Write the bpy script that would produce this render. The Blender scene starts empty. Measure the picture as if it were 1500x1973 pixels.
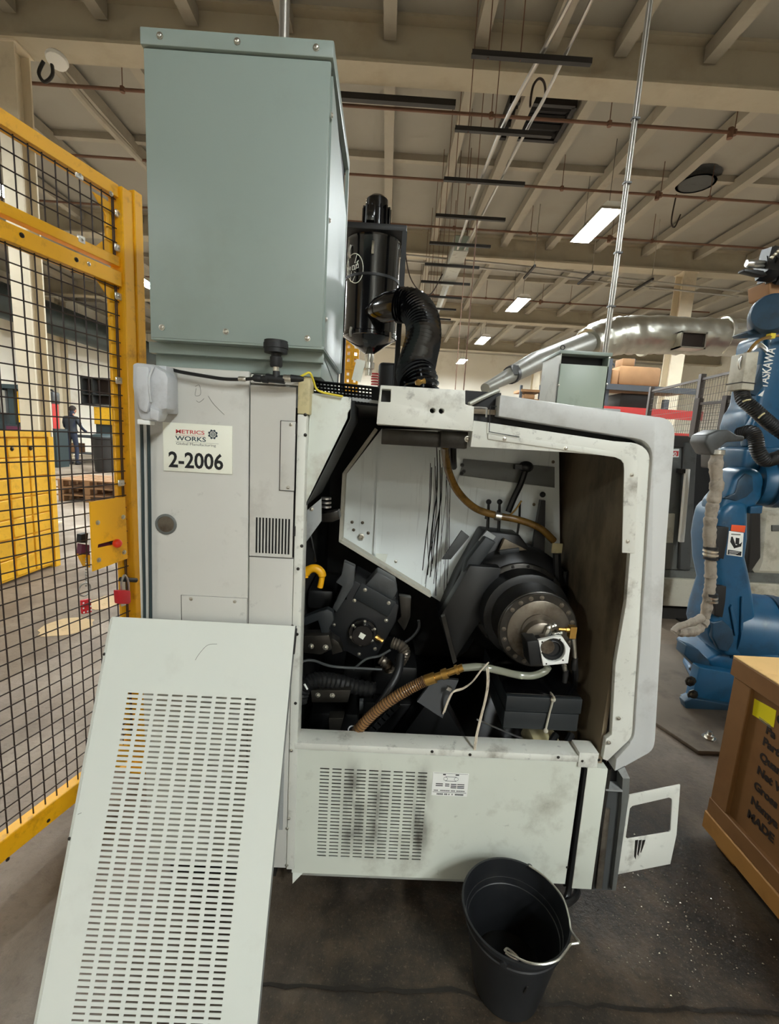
import bpy, bmesh, math, random
from mathutils import Vector as V, Matrix
rnd = random.Random(7)
SC = bpy.context.scene
COL = SC.collection

# ---------------------------------------------------------------- camera
H = 1.38
FPX = 874.0                                   # focal length in pixels of the 1500 x 1973 frame
def _ray(px, py): return V((px - 750.0, -(py - 986.5), -FPX))
_yc = _ray(743, 845).normalized()             # where the depth direction of the hall vanishes
_zc = -_ray(434, 6435); _zc = (_zc - _zc.dot(_yc) * _yc).normalized()
_xc = _yc.cross(_zc)
RW = Matrix((_xc, _yc, _zc))                  # camera -> world rotation
EYE = V((0, 0, H))
cd = bpy.data.cameras.new('camera'); cd.sensor_fit = 'HORIZONTAL'; cd.sensor_width = 36.0
cd.lens = FPX / 1500 * 36.0; cd.clip_start = 0.02; cd.clip_end = 200
cam = bpy.data.objects.new('camera', cd); COL.objects.link(cam)
cam.matrix_world = Matrix.Translation(EYE) @ RW.to_4x4()
SC.camera = cam

# ---------------------------------------------------------------- world, exposure
w = bpy.data.worlds.new('world'); SC.world = w; w.use_nodes = True
w.node_tree.nodes['Background'].inputs[0].default_value = (.8, .82, .85, 1)
w.node_tree.nodes['Background'].inputs[1].default_value = .3
vs = SC.view_settings
vs.view_transform = 'Standard'; vs.look = 'None'; vs.gamma = 1; vs.use_curve_mapping = False
vs.exposure = 1.02
LAMP = 150.0                                   # emission strength of the ceiling light diffusers

# ---------------------------------------------------------------- geometry helpers
def P(px, py, X=None, Y=None, Z=None):
    """where the sight line through a frame pixel meets a plane of the hall"""
    d = RW @ _ray(px, py)
    t = Y / d.y if Y is not None else (X / d.x if X is not None else (Z - H) / d.z)
    return EYE + t * d
def B(): return bmesh.new()
def box(bm, x0, x1, y0, y1, z0, z1, rot=None, piv=None):
    vs_ = [bm.verts.new((x, y, z)) for x in (x0, x1) for y in (y0, y1) for z in (z0, z1)]
    for f in ((0,1,3,2),(4,6,7,5),(0,4,5,1),(2,3,7,6),(0,2,6,4),(1,5,7,3)): bm.faces.new([vs_[i] for i in f])
    if rot is not None:
        c = V(piv) if piv is not None else V(((x0+x1)/2, (y0+y1)/2, (z0+z1)/2))
        for v in vs_: v.co = c + rot @ (v.co - c)
    return vs_
def frame_of(d):
    d = d.normalized(); a = V((0,0,1)) if abs(d.z) < .9 else V((1,0,0))
    u = d.cross(a).normalized(); return u, d.cross(u).normalized()
def ring(bm, c, u, v, r, seg): return [bm.verts.new(c + r*(math.cos(2*math.pi*i/seg)*u + math.sin(2*math.pi*i/seg)*v)) for i in range(seg)]
def skin(bm, a, b):
    n = len(a)
    for i in range(n): bm.faces.new((a[i], a[(i+1)%n], b[(i+1)%n], b[i]))
def cyl(bm, p0, p1, r0, r1=None, seg=16, caps=True):
    p0, p1 = V(p0), V(p1); r1 = r0 if r1 is None else r1
    u, v = frame_of(p1-p0); a = ring(bm, p0, u, v, r0, seg); b = ring(bm, p1, u, v, r1, seg); skin(bm, a, b)
    if caps: bm.faces.new(a[::-1]); bm.faces.new(b)
def lathe(bm, c, axis, prof, seg=24, caps=True):
    """prof: list of (distance along axis, radius)"""
    c, axis = V(c), V(axis).normalized(); u, v = frame_of(axis); prev = None; first = None
    for t, r in prof:
        cur = ring(bm, c + axis*t, u, v, max(r, 1e-4), seg)
        if prev: skin(bm, prev, cur)
        else: first = cur
        prev = cur
    if caps: bm.faces.new(first[::-1]); bm.faces.new(prev)
def smooth_path(pts, n=6):
    pts = [V(p) for p in pts]
    if len(pts) < 3: return pts
    out = []
    for i in range(len(pts)-1):
        p0 = pts[max(i-1,0)]; p1 = pts[i]; p2 = pts[i+1]; p3 = pts[min(i+2,len(pts)-1)]
        for k in range(n):
            t = k/n
            out.append(.5*((2*p1)+(-p0+p2)*t+(2*p0-5*p1+4*p2-p3)*t*t+(-p0+3*p1-3*p2+p3)*t**3))
    out.append(pts[-1]); return out
def tube(bm, pts, r, seg=8, n=6, closed=False):
    """r: a number, or a function of (fraction along the path, ring index)"""
    q = smooth_path(pts, n) if n > 1 else [V(p) for p in pts]
    m = len(q); u = None; rings = []
    for i, p in enumerate(q):
        if closed: d = q[(i+1)%m] - q[i-1]
        else: d = q[min(i+1,m-1)] - q[max(i-1,0)]
        if d.length < 1e-9: d = V((0,0,1))
        d.normalize()
        if u is None: u, _ = frame_of(d)
        u = (u - u.dot(d)*d).normalized(); v = d.cross(u)
        rings.append(ring(bm, p, u, v, r(i/(m-1), i) if callable(r) else r, seg))
    for a, b in zip(rings, rings[1:]): skin(bm, a, b)
    if closed: skin(bm, rings[-1], rings[0])
    else: bm.faces.new(rings[0][::-1]); bm.faces.new(rings[-1])
def prism(bm, pts, off):
    off = V(off); a = [bm.verts.new(V(p)) for p in pts]; b = [bm.verts.new(V(p)+off) for p in pts]
    n = len(a); bm.faces.new(a); bm.faces.new(b[::-1])
    for i in range(n): bm.faces.new((a[i], b[i], b[(i+1)%n], a[(i+1)%n]))
def plate(bm, outer, holes, off):
    """flat plate with holes, thickness off"""
    off = V(off); loops = [[V(p) for p in l] for l in [outer]+list(holes)]
    nb = bmesh.new(); es = []
    for l in loops:
        vv = [nb.verts.new(p) for p in l]
        es += [nb.edges.new((vv[i], vv[(i+1)%len(vv)])) for i in range(len(vv))]
    res = bmesh.ops.triangle_fill(nb, use_beauty=True, use_dissolve=False, edges=es, normal=off.normalized())
    nb.verts.ensure_lookup_table(); nb.verts.index_update()
    A = [bm.verts.new(v.co) for v in nb.verts]; Bv = [bm.verts.new(v.co+off) for v in nb.verts]
    for f in nb.faces:
        ix = [v.index for v in f.verts]
        bm.faces.new([A[i] for i in ix]); bm.faces.new([Bv[i] for i in ix][::-1])
    s = 0
    for l in loops:
        n = len(l)
        for i in range(n):
            j = (i+1) % n
            bm.faces.new((A[s+i], A[s+j], Bv[s+j], Bv[s+i]))
        s += n
    nb.free()
def slots(bm, o, u, v, off, W, Hh, xs, ys, sw, sh):
    """sheet W x Hh from corner o along u, v, thickness off, with a slot sw x sh at every (x, y)"""
    o, u, v, off = V(o), V(u), V(v), V(off)
    ub = sorted({0, W} | {x for x in xs} | {x+sw for x in xs}); vb = sorted({0, Hh} | {y for y in ys} | {y+sh for y in ys})
    xset = {round(x,5) for x in xs}; yset = {round(y,5) for y in ys}
    nu, nv = len(ub), len(vb)
    hole = lambda i, j: 0 <= i < nu-1 and 0 <= j < nv-1 and round(ub[i],5) in xset and round(vb[j],5) in yset
    solid = lambda i, j: 0 <= i < nu-1 and 0 <= j < nv-1 and not hole(i, j)
    F = [[bm.verts.new(o+u*a+v*b) for b in vb] for a in ub]; K = [[bm.verts.new(o+u*a+v*b+off) for b in vb] for a in ub]
    for i in range(nu-1):
        for j in range(nv-1):
            if hole(i, j): continue
            bm.faces.new((F[i][j], F[i+1][j], F[i+1][j+1], F[i][j+1])); bm.faces.new((K[i][j], K[i][j+1], K[i+1][j+1], K[i+1][j]))
            for (di, dj, a, b) in ((-1,0,(i,j),(i,j+1)), (1,0,(i+1,j+1),(i+1,j)), (0,-1,(i+1,j),(i,j)), (0,1,(i,j+1),(i+1,j+1))):
                if not solid(i+di, j+dj): bm.faces.new((F[a[0]][a[1]], F[b[0]][b[1]], K[b[0]][b[1]], K[a[0]][a[1]]))
def ball(bm, c, r, u=14, v=9, sc=(1,1,1)):
    m = Matrix.Translation(V(c)) @ Matrix.Diagonal((sc[0]*r, sc[1]*r, sc[2]*r, 1))
    bmesh.ops.create_uvsphere(bm, u_segments=u, v_segments=v, radius=1, matrix=m)
def bevel(bm, wd, seg=2, ang=30):
    bm.normal_update(); bmesh.ops.recalc_face_normals(bm, faces=bm.faces)
    es = [e for e in bm.edges if len(e.link_faces) == 2 and e.calc_face_angle(0) > math.radians(ang)]
    bmesh.ops.bevel(bm, geom=es, offset=wd, segments=seg, affect='EDGES', clamp_overlap=True, profile=.5)
def finish(me, bm, ang=38):
    bmesh.ops.recalc_face_normals(bm, faces=bm.faces)
    for e in bm.edges: e.smooth = not (len(e.link_faces) == 2 and e.calc_face_angle(0) > math.radians(ang))
    for f in bm.faces: f.smooth = True
    bm.to_mesh(me); bm.free()

# ---------------------------------------------------------------- object helpers
WORLD = {}                                     # world position of every object's origin
def base(name, loc, label, cat, group=None):
    o = bpy.data.objects.new(name, None); COL.objects.link(o); o.location = loc; o.empty_display_size = .1
    WORLD[o] = V(loc); tag(o, label, cat, group); return o
def tag(o, label=None, cat=None, group=None, kind=None):
    if label: o['label'] = label
    if cat: o['category'] = cat
    if group: o['group'] = group
    if kind: o['kind'] = kind
    return o
def place(o, wc, parent):
    WORLD[o] = V(wc)
    if parent is not None: o.parent = parent; o.location = V(wc) - WORLD[parent]
    else: o.location = wc
    return o
def obj(name, bm, m, parent=None, label=None, ang=38):
    lo = V([min(v.co[i] for v in bm.verts) for i in range(3)]); hi = V([max(v.co[i] for v in bm.verts) for i in range(3)])
    c = (lo+hi)/2
    if parent is None: c.z = lo.z
    for v in bm.verts: v.co -= c
    me = bpy.data.meshes.new(name); finish(me, bm, ang)
    if m is not None: me.materials.append(m)
    o = bpy.data.objects.new(name, me); COL.objects.link(o); place(o, c, parent)
    if label: o['label'] = label
    return o
def again(o, wc, parent=None):
    c = o.copy(); COL.objects.link(c); return place(c, wc, parent)
def copy_tree(o, loc, label=None):
    r = o.copy(); COL.objects.link(r); r.location = loc; WORLD[r] = V(loc)
    if label: r['label'] = label
    for ch in o.children:
        c = ch.copy(); COL.objects.link(c); c.parent = r; WORLD[c] = WORLD[ch] - WORLD[o] + V(loc)
        for g in ch.children:
            d = g.copy(); COL.objects.link(d); d.parent = c
    return r
_screws = {}
def screw(p, d, r, parent, m, name='screw', h=None):
    """a domed screw head with a hex washer, mesh shared between alike ones"""
    d = V(d).normalized(); h = h or r*.7; key = (tuple(round(x,3) for x in d), r, m.name, name, h)
    if key not in _screws:
        bm = B(); lathe(bm, (0,0,0), d, [(0, r), (h*.3, r), (h*.35, r*.72), (h*.8, r*.62), (h, r*.35)], seg=8)
        me = bpy.data.meshes.new(name); finish(me, bm); me.materials.append(m); _screws[key] = me
    o = bpy.data.objects.new(name, _screws[key]); COL.objects.link(o); return place(o, p, parent)
def px_pts(pts, Y): return [P(x, y, Y=Y) for x, y in pts]
def slab(name, pts, Y, t, m, parent, bev=0, holes=None, label=None):
    """panel whose outline lies in the upright plane at depth Y and that is t thick, away from the viewer"""
    bm = B()
    if holes: plate(bm, px_pts(pts, Y), [px_pts(h, Y) for h in holes], (0, t, 0))
    else: prism(bm, px_pts(pts, Y), (0, t, 0))
    if bev: bevel(bm, bev)
    return obj(name, bm, m, parent, label)
def circ(c, r, n=20): return [(c[0]+r*math.cos(2*math.pi*i/n), c[1]+r*math.sin(2*math.pi*i/n)) for i in range(n)]
def hosed(name, pts, r, m, parent, seg=8, n=6, label=None):
    bm = B(); tube(bm, pts, r, seg, n); return obj(name, bm, m, parent, label)
def text(name, s, size, o, xdir, ydir, m, parent, bold=0, depth=.0004, align='LEFT', stretch=1):
    """lettering as thin real relief: o is the start of the base line"""
    cu = bpy.data.curves.new(name, 'FONT'); cu.body = s; cu.size = size; cu.offset = bold; cu.extrude = depth
    cu.align_x = align; cu.resolution_u = 3
    t = bpy.data.objects.new(name, cu); COL.objects.link(t)
    dg = bpy.context.evaluated_depsgraph_get(); me = bpy.data.meshes.new_from_object(t.evaluated_get(dg))
    bpy.data.objects.remove(t)
    x, y = V(xdir).normalized(), V(ydir).normalized(); z = x.cross(y); R = Matrix((x*stretch, y, z)).transposed()
    for v in me.vertices: v.co = R @ v.co
    me.materials.clear(); me.materials.append(m)
    ob = bpy.data.objects.new(name, me); COL.objects.link(ob); return place(ob, o, parent)

# ---------------------------------------------------------------- materials
def lin(c):
    return tuple(((x/255)/12.92 if x/255 <= .04045 else ((x/255+.055)/1.055)**2.4) for x in c) + (1,)
def mat(name, col, rough=.5, metal=0, var=.07, vs_=5, dirt=None, ds=6, thr=.58, amt=.7, dsc=(1,1,1), fine=None, bump=0, bs=60, emit=0, coat=0, alpha=1, trans=0):
    m = bpy.data.materials.new(name); m.use_nodes = True; nt = m.node_tree; N, L = nt.nodes, nt.links
    b = N['Principled BSDF']; c = lin(col)
    b.inputs['Roughness'].default_value = rough; b.inputs['Metallic'].default_value = metal
    b.inputs['Coat Weight'].default_value = coat; b.inputs['Transmission Weight'].default_value = trans
    if emit:
        b.inputs['Emission Color'].default_value = c; b.inputs['Emission Strength'].default_value = emit
        b.inputs['Base Color'].default_value = c; return m
    tc = N.new('ShaderNodeTexCoord'); n1 = N.new('ShaderNodeTexNoise'); n1.inputs['Scale'].default_value = vs_; n1.inputs['Detail'].default_value = 5
    L.new(tc.outputs['Object'], n1.inputs['Vector'])
    mx = N.new('ShaderNodeMix'); mx.data_type = 'RGBA'
    mx.inputs['A'].default_value = tuple(max(0, x*(1-2*var)) for x in c[:3]) + (1,); mx.inputs['B'].default_value = tuple(min(1, x*(1+2*var)) for x in c[:3]) + (1,)
    L.new(n1.outputs['Fac'], mx.inputs['Factor']); out = mx.outputs['Result']
    def layer(out, colr, scale, th, am, sc):
        mp = N.new('ShaderNodeMapping'); mp.inputs['Scale'].default_value = sc; L.new(tc.outputs['Object'], mp.inputs['Vector'])
        n2 = N.new('ShaderNodeTexNoise'); n2.inputs['Scale'].default_value = scale; n2.inputs['Detail'].default_value = 8; n2.inputs['Roughness'].default_value = .65
        L.new(mp.outputs['Vector'], n2.inputs['Vector'])
        rg = N.new('ShaderNodeMapRange'); rg.inputs['From Min'].default_value = th-.06; rg.inputs['From Max'].default_value = th+.14
        rg.inputs['To Max'].default_value = am; L.new(n2.outputs['Fac'], rg.inputs['Value'])
        m2 = N.new('ShaderNodeMix'); m2.data_type = 'RGBA'; L.new(rg.outputs['Result'], m2.inputs['Factor']); L.new(out, m2.inputs['A'])
        m2.inputs['B'].default_value = lin(colr); return m2.outputs['Result']
    if dirt: out = layer(out, dirt, ds, thr, amt, dsc)
    if fine: out = layer(out, *fine)
    L.new(out, b.inputs['Base Color'])
    if bump:
        n3 = N.new('ShaderNodeTexNoise'); n3.inputs['Scale'].default_value = bs; n3.inputs['Detail'].default_value = 4
        L.new(tc.outputs['Object'], n3.inputs['Vector']); bp = N.new('ShaderNodeBump'); bp.inputs['Strength'].default_value = bump; bp.inputs['Distance'].default_value = .004
        L.new(n3.outputs['Fac'], bp.inputs['Height']); L.new(bp.outputs['Normal'], b.inputs['Normal'])
    return m
M = {}
def dm(k, *a, **kw): M[k] = mat(k, *a, **kw)
dm('cabinet_paint', (196,194,186), .5, var=.05, vs_=3, dirt=(120,112,100), ds=4, thr=.62, amt=.5, fine=((70,62,55), 22, .70, .5, (1,1,1)))
dm('panel_paint', (212,216,206), .45, var=.05, vs_=3, dirt=(150,134,116), ds=7, thr=.56, amt=.55, fine=((60,55,48), 30, .72, .6, (1,1,1)))
dm('lean_paint', (214,217,208), .45, var=.03, vs_=2, dirt=(172,168,158), ds=3, thr=.6, amt=.4)
dm('low_panel', (208,211,198), .45, var=.05, vs_=4, dirt=(120,112,92), ds=5, thr=.6, amt=.55, fine=((40,34,26), 26, .70, .7, (1,1,1)))
dm('rim_paint', (214,214,204), .45, var=.06, vs_=6, dirt=(98,84,64), ds=9, thr=.62, amt=.75, fine=((30,26,22), 34, .66, .8, (1,1,1)))
dm('shell_paint', (196,197,194), .45, var=.06, vs_=4, dirt=(140,138,132), ds=7, thr=.58, amt=.5, fine=((60,56,50), 40, .72, .5, (1,1,1)))
dm('cream_paint', (196,184,140), .55, var=.06, dirt=(90,78,60), ds=14, thr=.6, amt=.6)
dm('grey_edge', (150,152,150), .5, dirt=(80,78,74), ds=8, thr=.6)
dm('inner_paint', (222,228,226), .35, var=.05, vs_=3, dirt=(60,52,40), ds=6, thr=.68, amt=.6, fine=((24,20,16), 9, .64, .35, (7,1,.35)))
dm('inner_wall', (132,118,96), .45, var=.1, dirt=(38,30,20), ds=4, thr=.5, amt=.85, dsc=(1,1,.5))
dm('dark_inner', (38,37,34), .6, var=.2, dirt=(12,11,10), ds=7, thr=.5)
dm('black_oily', (17,17,17), .38, var=.2, dirt=(46,42,34), ds=9, thr=.68, amt=.4)
dm('black_matte', (19,20,21), .55, var=.1)
dm('black_gloss', (7,7,8), .16, var=.05, coat=.3)
dm('black_rubber', (22,22,22), .45, var=.1)
dm('slate', (30,34,36), .5, var=.1, dirt=(24,24,24), ds=12, thr=.62)
dm('dark_grey', (66,68,68), .45, var=.1, dirt=(30,28,26), ds=9, thr=.58)
dm('oily_steel', (122,114,102), .35, .75, var=.2, dirt=(50,36,22), ds=9, thr=.52, amt=.8)
dm('dark_steel', (58,55,50), .3, .6, var=.2, dirt=(26,22,18), ds=6, thr=.5)
dm('steel', (190,190,186), .3, .9, var=.08)
dm('zinc', (205,202,192), .28, .95, var=.08, dirt=(120,110,90), ds=60, thr=.62)
dm('brass', (190,150,80), .3, .9, var=.1)
dm('transformer_paint', (142,155,148), .38, var=.035, vs_=3, dirt=(128,138,128), ds=3, thr=.6, amt=.5, bump=.05, bs=9)
dm('transformer_trim', (138,150,142), .4, var=.04)
dm('green_grey', (156,168,154), .42, var=.04, dirt=(120,126,112), ds=6, thr=.62)
dm('yellow_paint', (236,172,18), .42, var=.06, dirt=(150,98,10), ds=16, thr=.6, amt=.7)
dm('yellow_wall', (240,184,30), .5, var=.07, vs_=7, dirt=(176,122,20), ds=12, thr=.6, amt=.7)
dm('wire_black', (44,32,28), .5)
dm('red_plastic', (200,36,44), .4, var=.05)
dm('red_ball', (226,58,30), .3)
dm('white_plate', (236,236,220), .5, var=.02, dirt=(206,204,186), ds=8, thr=.6, amt=.5)
dm('white_print', (232,232,226), .5, var=.02)
dm('ink_black', (16,16,18), .6); dm('ink_red', (196,52,52), .6); dm('ink_navy', (40,62,72), .6); dm('ink_grey', (120,120,112), .6); dm('ink_brown', (40,26,16), .7)
dm('plastic_grey', (190,192,194), .45, var=.06, dirt=(120,116,110), ds=8, thr=.58, amt=.55, fine=((70,64,58), 24, .68, .5, (1,1,1)))
dm('conduit', (170,166,158), .34, .85, var=.06)
dm('foil', (204,202,190), .34, .95, var=.12, vs_=9, bump=1.0, bs=7)
dm('duct_metal', (160,160,150), .42, .25, var=.08, dirt=(110,104,92), ds=9, thr=.6)
dm('robot_blue', (24,78,112), .36, var=.12, vs_=5, dirt=(20,46,66), ds=6, thr=.56, amt=.75, fine=((150,190,205), 12, .70, .5, (1,1,1)))
dm('robot_dark', (30,62,84), .4, var=.15, dirt=(16,24,30), ds=7, thr=.52)
dm('sleeve', (150,140,126), .7, var=.16, vs_=14, dirt=(84,74,64), ds=18, thr=.54, amt=.7, bump=.8, bs=40)
dm('grey_machine', (96,98,94), .45, var=.1, dirt=(50,48,44), ds=6, thr=.6)
dm('machine_white', (188,184,168), .5, var=.1, dirt=(110,98,76), ds=5, thr=.55)
dm('crate_board', (134,92,48), .7, var=.12, vs_=4, dirt=(112,72,34), ds=5, thr=.55, amt=.5)
dm('crate_lid', (214,172,104), .7, var=.08, dirt=(176,130,70), ds=9, thr=.6)
dm('crate_wood', (176,124,58), .7, var=.1, vs_=4, dirt=(150,100,44), ds=7, thr=.55)
dm('label_yellow', (244,222,20), .5)
dm('bucket_black', (27,28,30), .42, var=.14, vs_=12, dirt=(54,52,48), ds=14, thr=.64, amt=.5, fine=((70,66,60), 60, .7, .25, (1,1,.3)))
dm('oil', (14,12,8), .06, var=.05)
dm('hose_brown', (140,102,58), .3, var=.14, dirt=(84,50,18), ds=30, thr=.55)
dm('hose_amber', (128,96,44), .25, var=.12, dirt=(60,40,16), ds=26, thr=.55)
dm('hose_clear', (176,178,158), .12, var=.04, trans=.55)
dm('wire_white', (208,196,176), .5, dirt=(120,106,84), ds=60, thr=.58)
dm('cable_yellow', (226,206,60), .45)
dm('girder_paint', (174,165,144), .7, var=.06, vs_=1.5, dirt=(156,142,118), ds=1.6, thr=.55, amt=.6)
dm('ceiling_deck', (156,152,141), .85, var=.06, vs_=.6, dirt=(146,139,124), ds=.9, thr=.58, amt=.6)
dm('joist_paint', (164,157,142), .8, var=.06, vs_=2, dirt=(132,118,96), ds=2, thr=.58, amt=.5)
dm('wall_paint', (240,235,222), .8, var=.04, vs_=.8, dirt=(190,176,150), ds=1, thr=.6, amt=.5)
dm('column_paint', (214,202,178), .7, var=.05, dirt=(170,156,130), ds=3, thr=.62, amt=.5)
dm('rust_pipe', (110,78,60), .7, var=.12)
dm('strut_dark', (30,27,24), .6)
dm('fence_dark', (70,62,58), .5)
dm('mesh_grey', (96,92,86), .5)
dm('rack_red', (176,44,40), .5, var=.08)
dm('rack_grey', (62,66,72), .5)
dm('carton', (150,112,76), .8, var=.12)
dm('wood_old', (140,104,70), .8, var=.15)
dm('jeans', (36,42,60), .85, var=.12); dm('shirt', (48,52,58), .85, var=.1); dm('skin_tone', (186,130,104), .6); dm('hair', (40,30,24), .8); dm('shoes', (28,26,26), .7)
dm('plate_steel', (110,98,84), .5, .3, var=.14, dirt=(56,46,36), ds=5, thr=.55)
dm('beige_spot', (210,184,142), .8, var=.08, dirt=(150,120,84), ds=10, thr=.6)
dm('maroon', (90,36,58), .5); dm('dark_teal', (38,52,54), .5)
dm('diffuser', (238,245,246), emit=LAMP)
dm('swarf', (200,196,180), .25, .9)
dm('orange_label', (226,84,40), .5)
dm('sealant', (34,29,24), .4, bump=.9, bs=50)

def floor_material():
    m = bpy.data.materials.new('oily_concrete'); m.use_nodes = True; N, L = m.node_tree.nodes, m.node_tree.links; b = N['Principled BSDF']
    tc = N.new('ShaderNodeNewGeometry')
    def noise(s, d=6, r=.6):
        n = N.new('ShaderNodeTexNoise'); n.inputs['Scale'].default_value = s; n.inputs['Detail'].default_value = d; n.inputs['Roughness'].default_value = r
        L.new(tc.outputs['Position'], n.inputs['Vector']); return n.outputs['Fac']
    def mix(f, a, bb):
        x = N.new('ShaderNodeMix'); x.data_type = 'RGBA'; L.new(f, x.inputs['Factor'])
        for k, v in (('A', a), ('B', bb)):
            if isinstance(v, tuple): x.inputs[k].default_value = v
            else: L.new(v, x.inputs[k])
        return x.outputs['Result']
    def rng(v, a, c, to=1.0):
        r = N.new('ShaderNodeMapRange'); r.inputs['From Min'].default_value = a; r.inputs['From Max'].default_value = c; r.inputs['To Max'].default_value = to; L.new(v, r.inputs['Value']); return r.outputs['Result']
    c = mix(rng(noise(1.1), .38, .62), lin((118,103,87)), lin((162,148,132)))
    c = mix(rng(noise(3.5, 8), .48, .68, .7), c, lin((98,84,70)))
    c = mix(rng(noise(40, 6, .7), .52, .72, .45), c, lin((84,70,58)))
    # spilled oil around the opened end of the lathe
    sub = N.new('ShaderNodeVectorMath'); sub.operation = 'SUBTRACT'; L.new(tc.outputs['Position'], sub.inputs[0]); sub.inputs[1].default_value = (.62, .95, 0)
    sc = N.new('ShaderNodeVectorMath'); sc.operation = 'MULTIPLY'; L.new(sub.outputs[0], sc.inputs[0]); sc.inputs[1].default_value = (.72, .62, 0)
    ln = N.new('ShaderNodeVectorMath'); ln.operation = 'LENGTH'; L.new(sc.outputs[0], ln.inputs[0])
    ad = N.new('ShaderNodeMath'); ad.operation = 'MULTIPLY_ADD'; L.new(noise(2.6, 8, .7), ad.inputs[0]); ad.inputs[1].default_value = 1.0; L.new(ln.outputs['Value'], ad.inputs[2])
    oil = rng(ad.outputs[0], 1.75, .95, .93)
    wet = mix(rng(noise(4.5, 8, .7), .42, .62), lin((16,13,10)), lin((70,57,42)))
    wet = mix(rng(noise(23, 6, .7), .48, .66, .85), wet, lin((20,17,14)))
    wet = mix(rng(noise(95, 4, .8), .56, .70, .6), wet, lin((120,108,88)))
    c = mix(oil, c, wet)
    L.new(c, b.inputs['Base Color'])
    ro = N.new('ShaderNodeMapRange'); ro.inputs['To Min'].default_value = .62; ro.inputs['To Max'].default_value = .34; L.new(oil, ro.inputs['Value']); L.new(ro.outputs['Result'], b.inputs['Roughness'])
    bp = N.new('ShaderNodeBump'); bp.inputs['Strength'].default_value = .6; bp.inputs['Distance'].default_value = .006; L.new(noise(60, 5, .7), bp.inputs['Height']); L.new(bp.outputs['Normal'], b.inputs['Normal'])
    return m
M['floor'] = floor_material()
def vent_smears(m):
    # soot drawn through the vent slots: three upright smears on the lower panel
    N, L = m.node_tree.nodes, m.node_tree.links; b = N['Principled BSDF']; src = b.inputs['Base Color'].links[0].from_socket
    tc = N.new('ShaderNodeTexCoord'); sp = N.new('ShaderNodeSeparateXYZ'); L.new(tc.outputs['Object'], sp.inputs[0])
    def mth(op, *a):
        n = N.new('ShaderNodeMath'); n.operation = op
        for i, x in enumerate(a):
            if isinstance(x, (int, float)): n.inputs[i].default_value = x
            else: L.new(x, n.inputs[i])
        return n.outputs[0]
    mp = N.new('ShaderNodeMapping'); mp.inputs['Scale'].default_value = (14, 1, 6); L.new(tc.outputs['Object'], mp.inputs['Vector'])
    nz = N.new('ShaderNodeTexNoise'); nz.inputs['Scale'].default_value = 1.6; nz.inputs['Detail'].default_value = 6; L.new(mp.outputs['Vector'], nz.inputs['Vector'])
    tot = None
    for cx, wd, am in ((-.235, .030, 1.0), (-.165, .028, .8), (-.042, .026, 1.2)):
        d = mth('DIVIDE', mth('SUBTRACT', sp.outputs['X'], cx), wd); g = mth('MULTIPLY', mth('POWER', 2.718, mth('MULTIPLY', mth('MULTIPLY', d, d), -1.0)), am)
        tot = g if tot is None else mth('ADD', tot, g)
    zz_ = mth('DIVIDE', mth('ADD', sp.outputs['Z'], -.015), .135); zm = mth('POWER', 2.718, mth('MULTIPLY', mth('POWER', mth('ABSOLUTE', zz_), 4), -1.0))
    nr = N.new('ShaderNodeMapRange'); nr.inputs['From Min'].default_value = .35; nr.inputs['From Max'].default_value = .68; L.new(nz.outputs['Fac'], nr.inputs['Value'])
    f = mth('MULTIPLY', mth('MULTIPLY', tot, zm), nr.outputs['Result'])
    m2 = N.new('ShaderNodeMix'); m2.data_type = 'RGBA'; L.new(f, m2.inputs['Factor']); L.new(src, m2.inputs['A']); m2.inputs['B'].default_value = lin((58,46,38)); L.new(m2.outputs['Result'], b.inputs['Base Color'])
dm('low_vent', (208,211,198), .45, var=.05, vs_=4, dirt=(120,112,92), ds=5, thr=.6, amt=.55, fine=((40,34,26), 26, .70, .7, (1,1,1)))
vent_smears(M['low_vent'])

# ================================================================ the hall
def struct(name, bm, m, parent=None):
    o = obj(name, bm, m, parent)
    if parent is None: o['kind'] = 'structure'
    return o
X0, X1, Y0, Y1, ZC = -12.6, 15.0, -12.0, 24.6, 6.0
bm = B(); box(bm, X0, X1, Y0, Y1, -.2, 0); floor = struct('floor', bm, M['floor'])
bm = B(); box(bm, X0, X1, Y0, Y1, ZC, ZC+.15); ceil = struct('ceiling', bm, M['ceiling_deck'])
for nm, a in (('wall_left', (X0-.2, X0, Y0, Y1)), ('wall_right', (X1, X1+.2, Y0, Y1)), ('wall_back', (X0, X1, Y1, Y1+.2)), ('wall_front', (X0, X1, Y0-.2, Y0))):
    bm = B(); box(bm, *a, 0, ZC); struct(nm, bm, M['wall_paint'])
GY = [-9.5, -4.4, .78, 5.95, 11.1, 16.25, 21.4]
bm = B(); box(bm, X0, X1, -.05, .05, 5.53, 5.97); box(bm, X0, X1, -.17, .17, 5.5, 5.535); box(bm, X0, X1, -.17, .17, 5.965, 6.0)
g0 = None
for y in GY:
    if g0 is None:
        for v in bm.verts: v.co.y += y
        g0 = struct('girder', bm, M['girder_paint'])
    else: g = again(g0, WORLD[g0] + V((0, y-GY[0], 0)))
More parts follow.
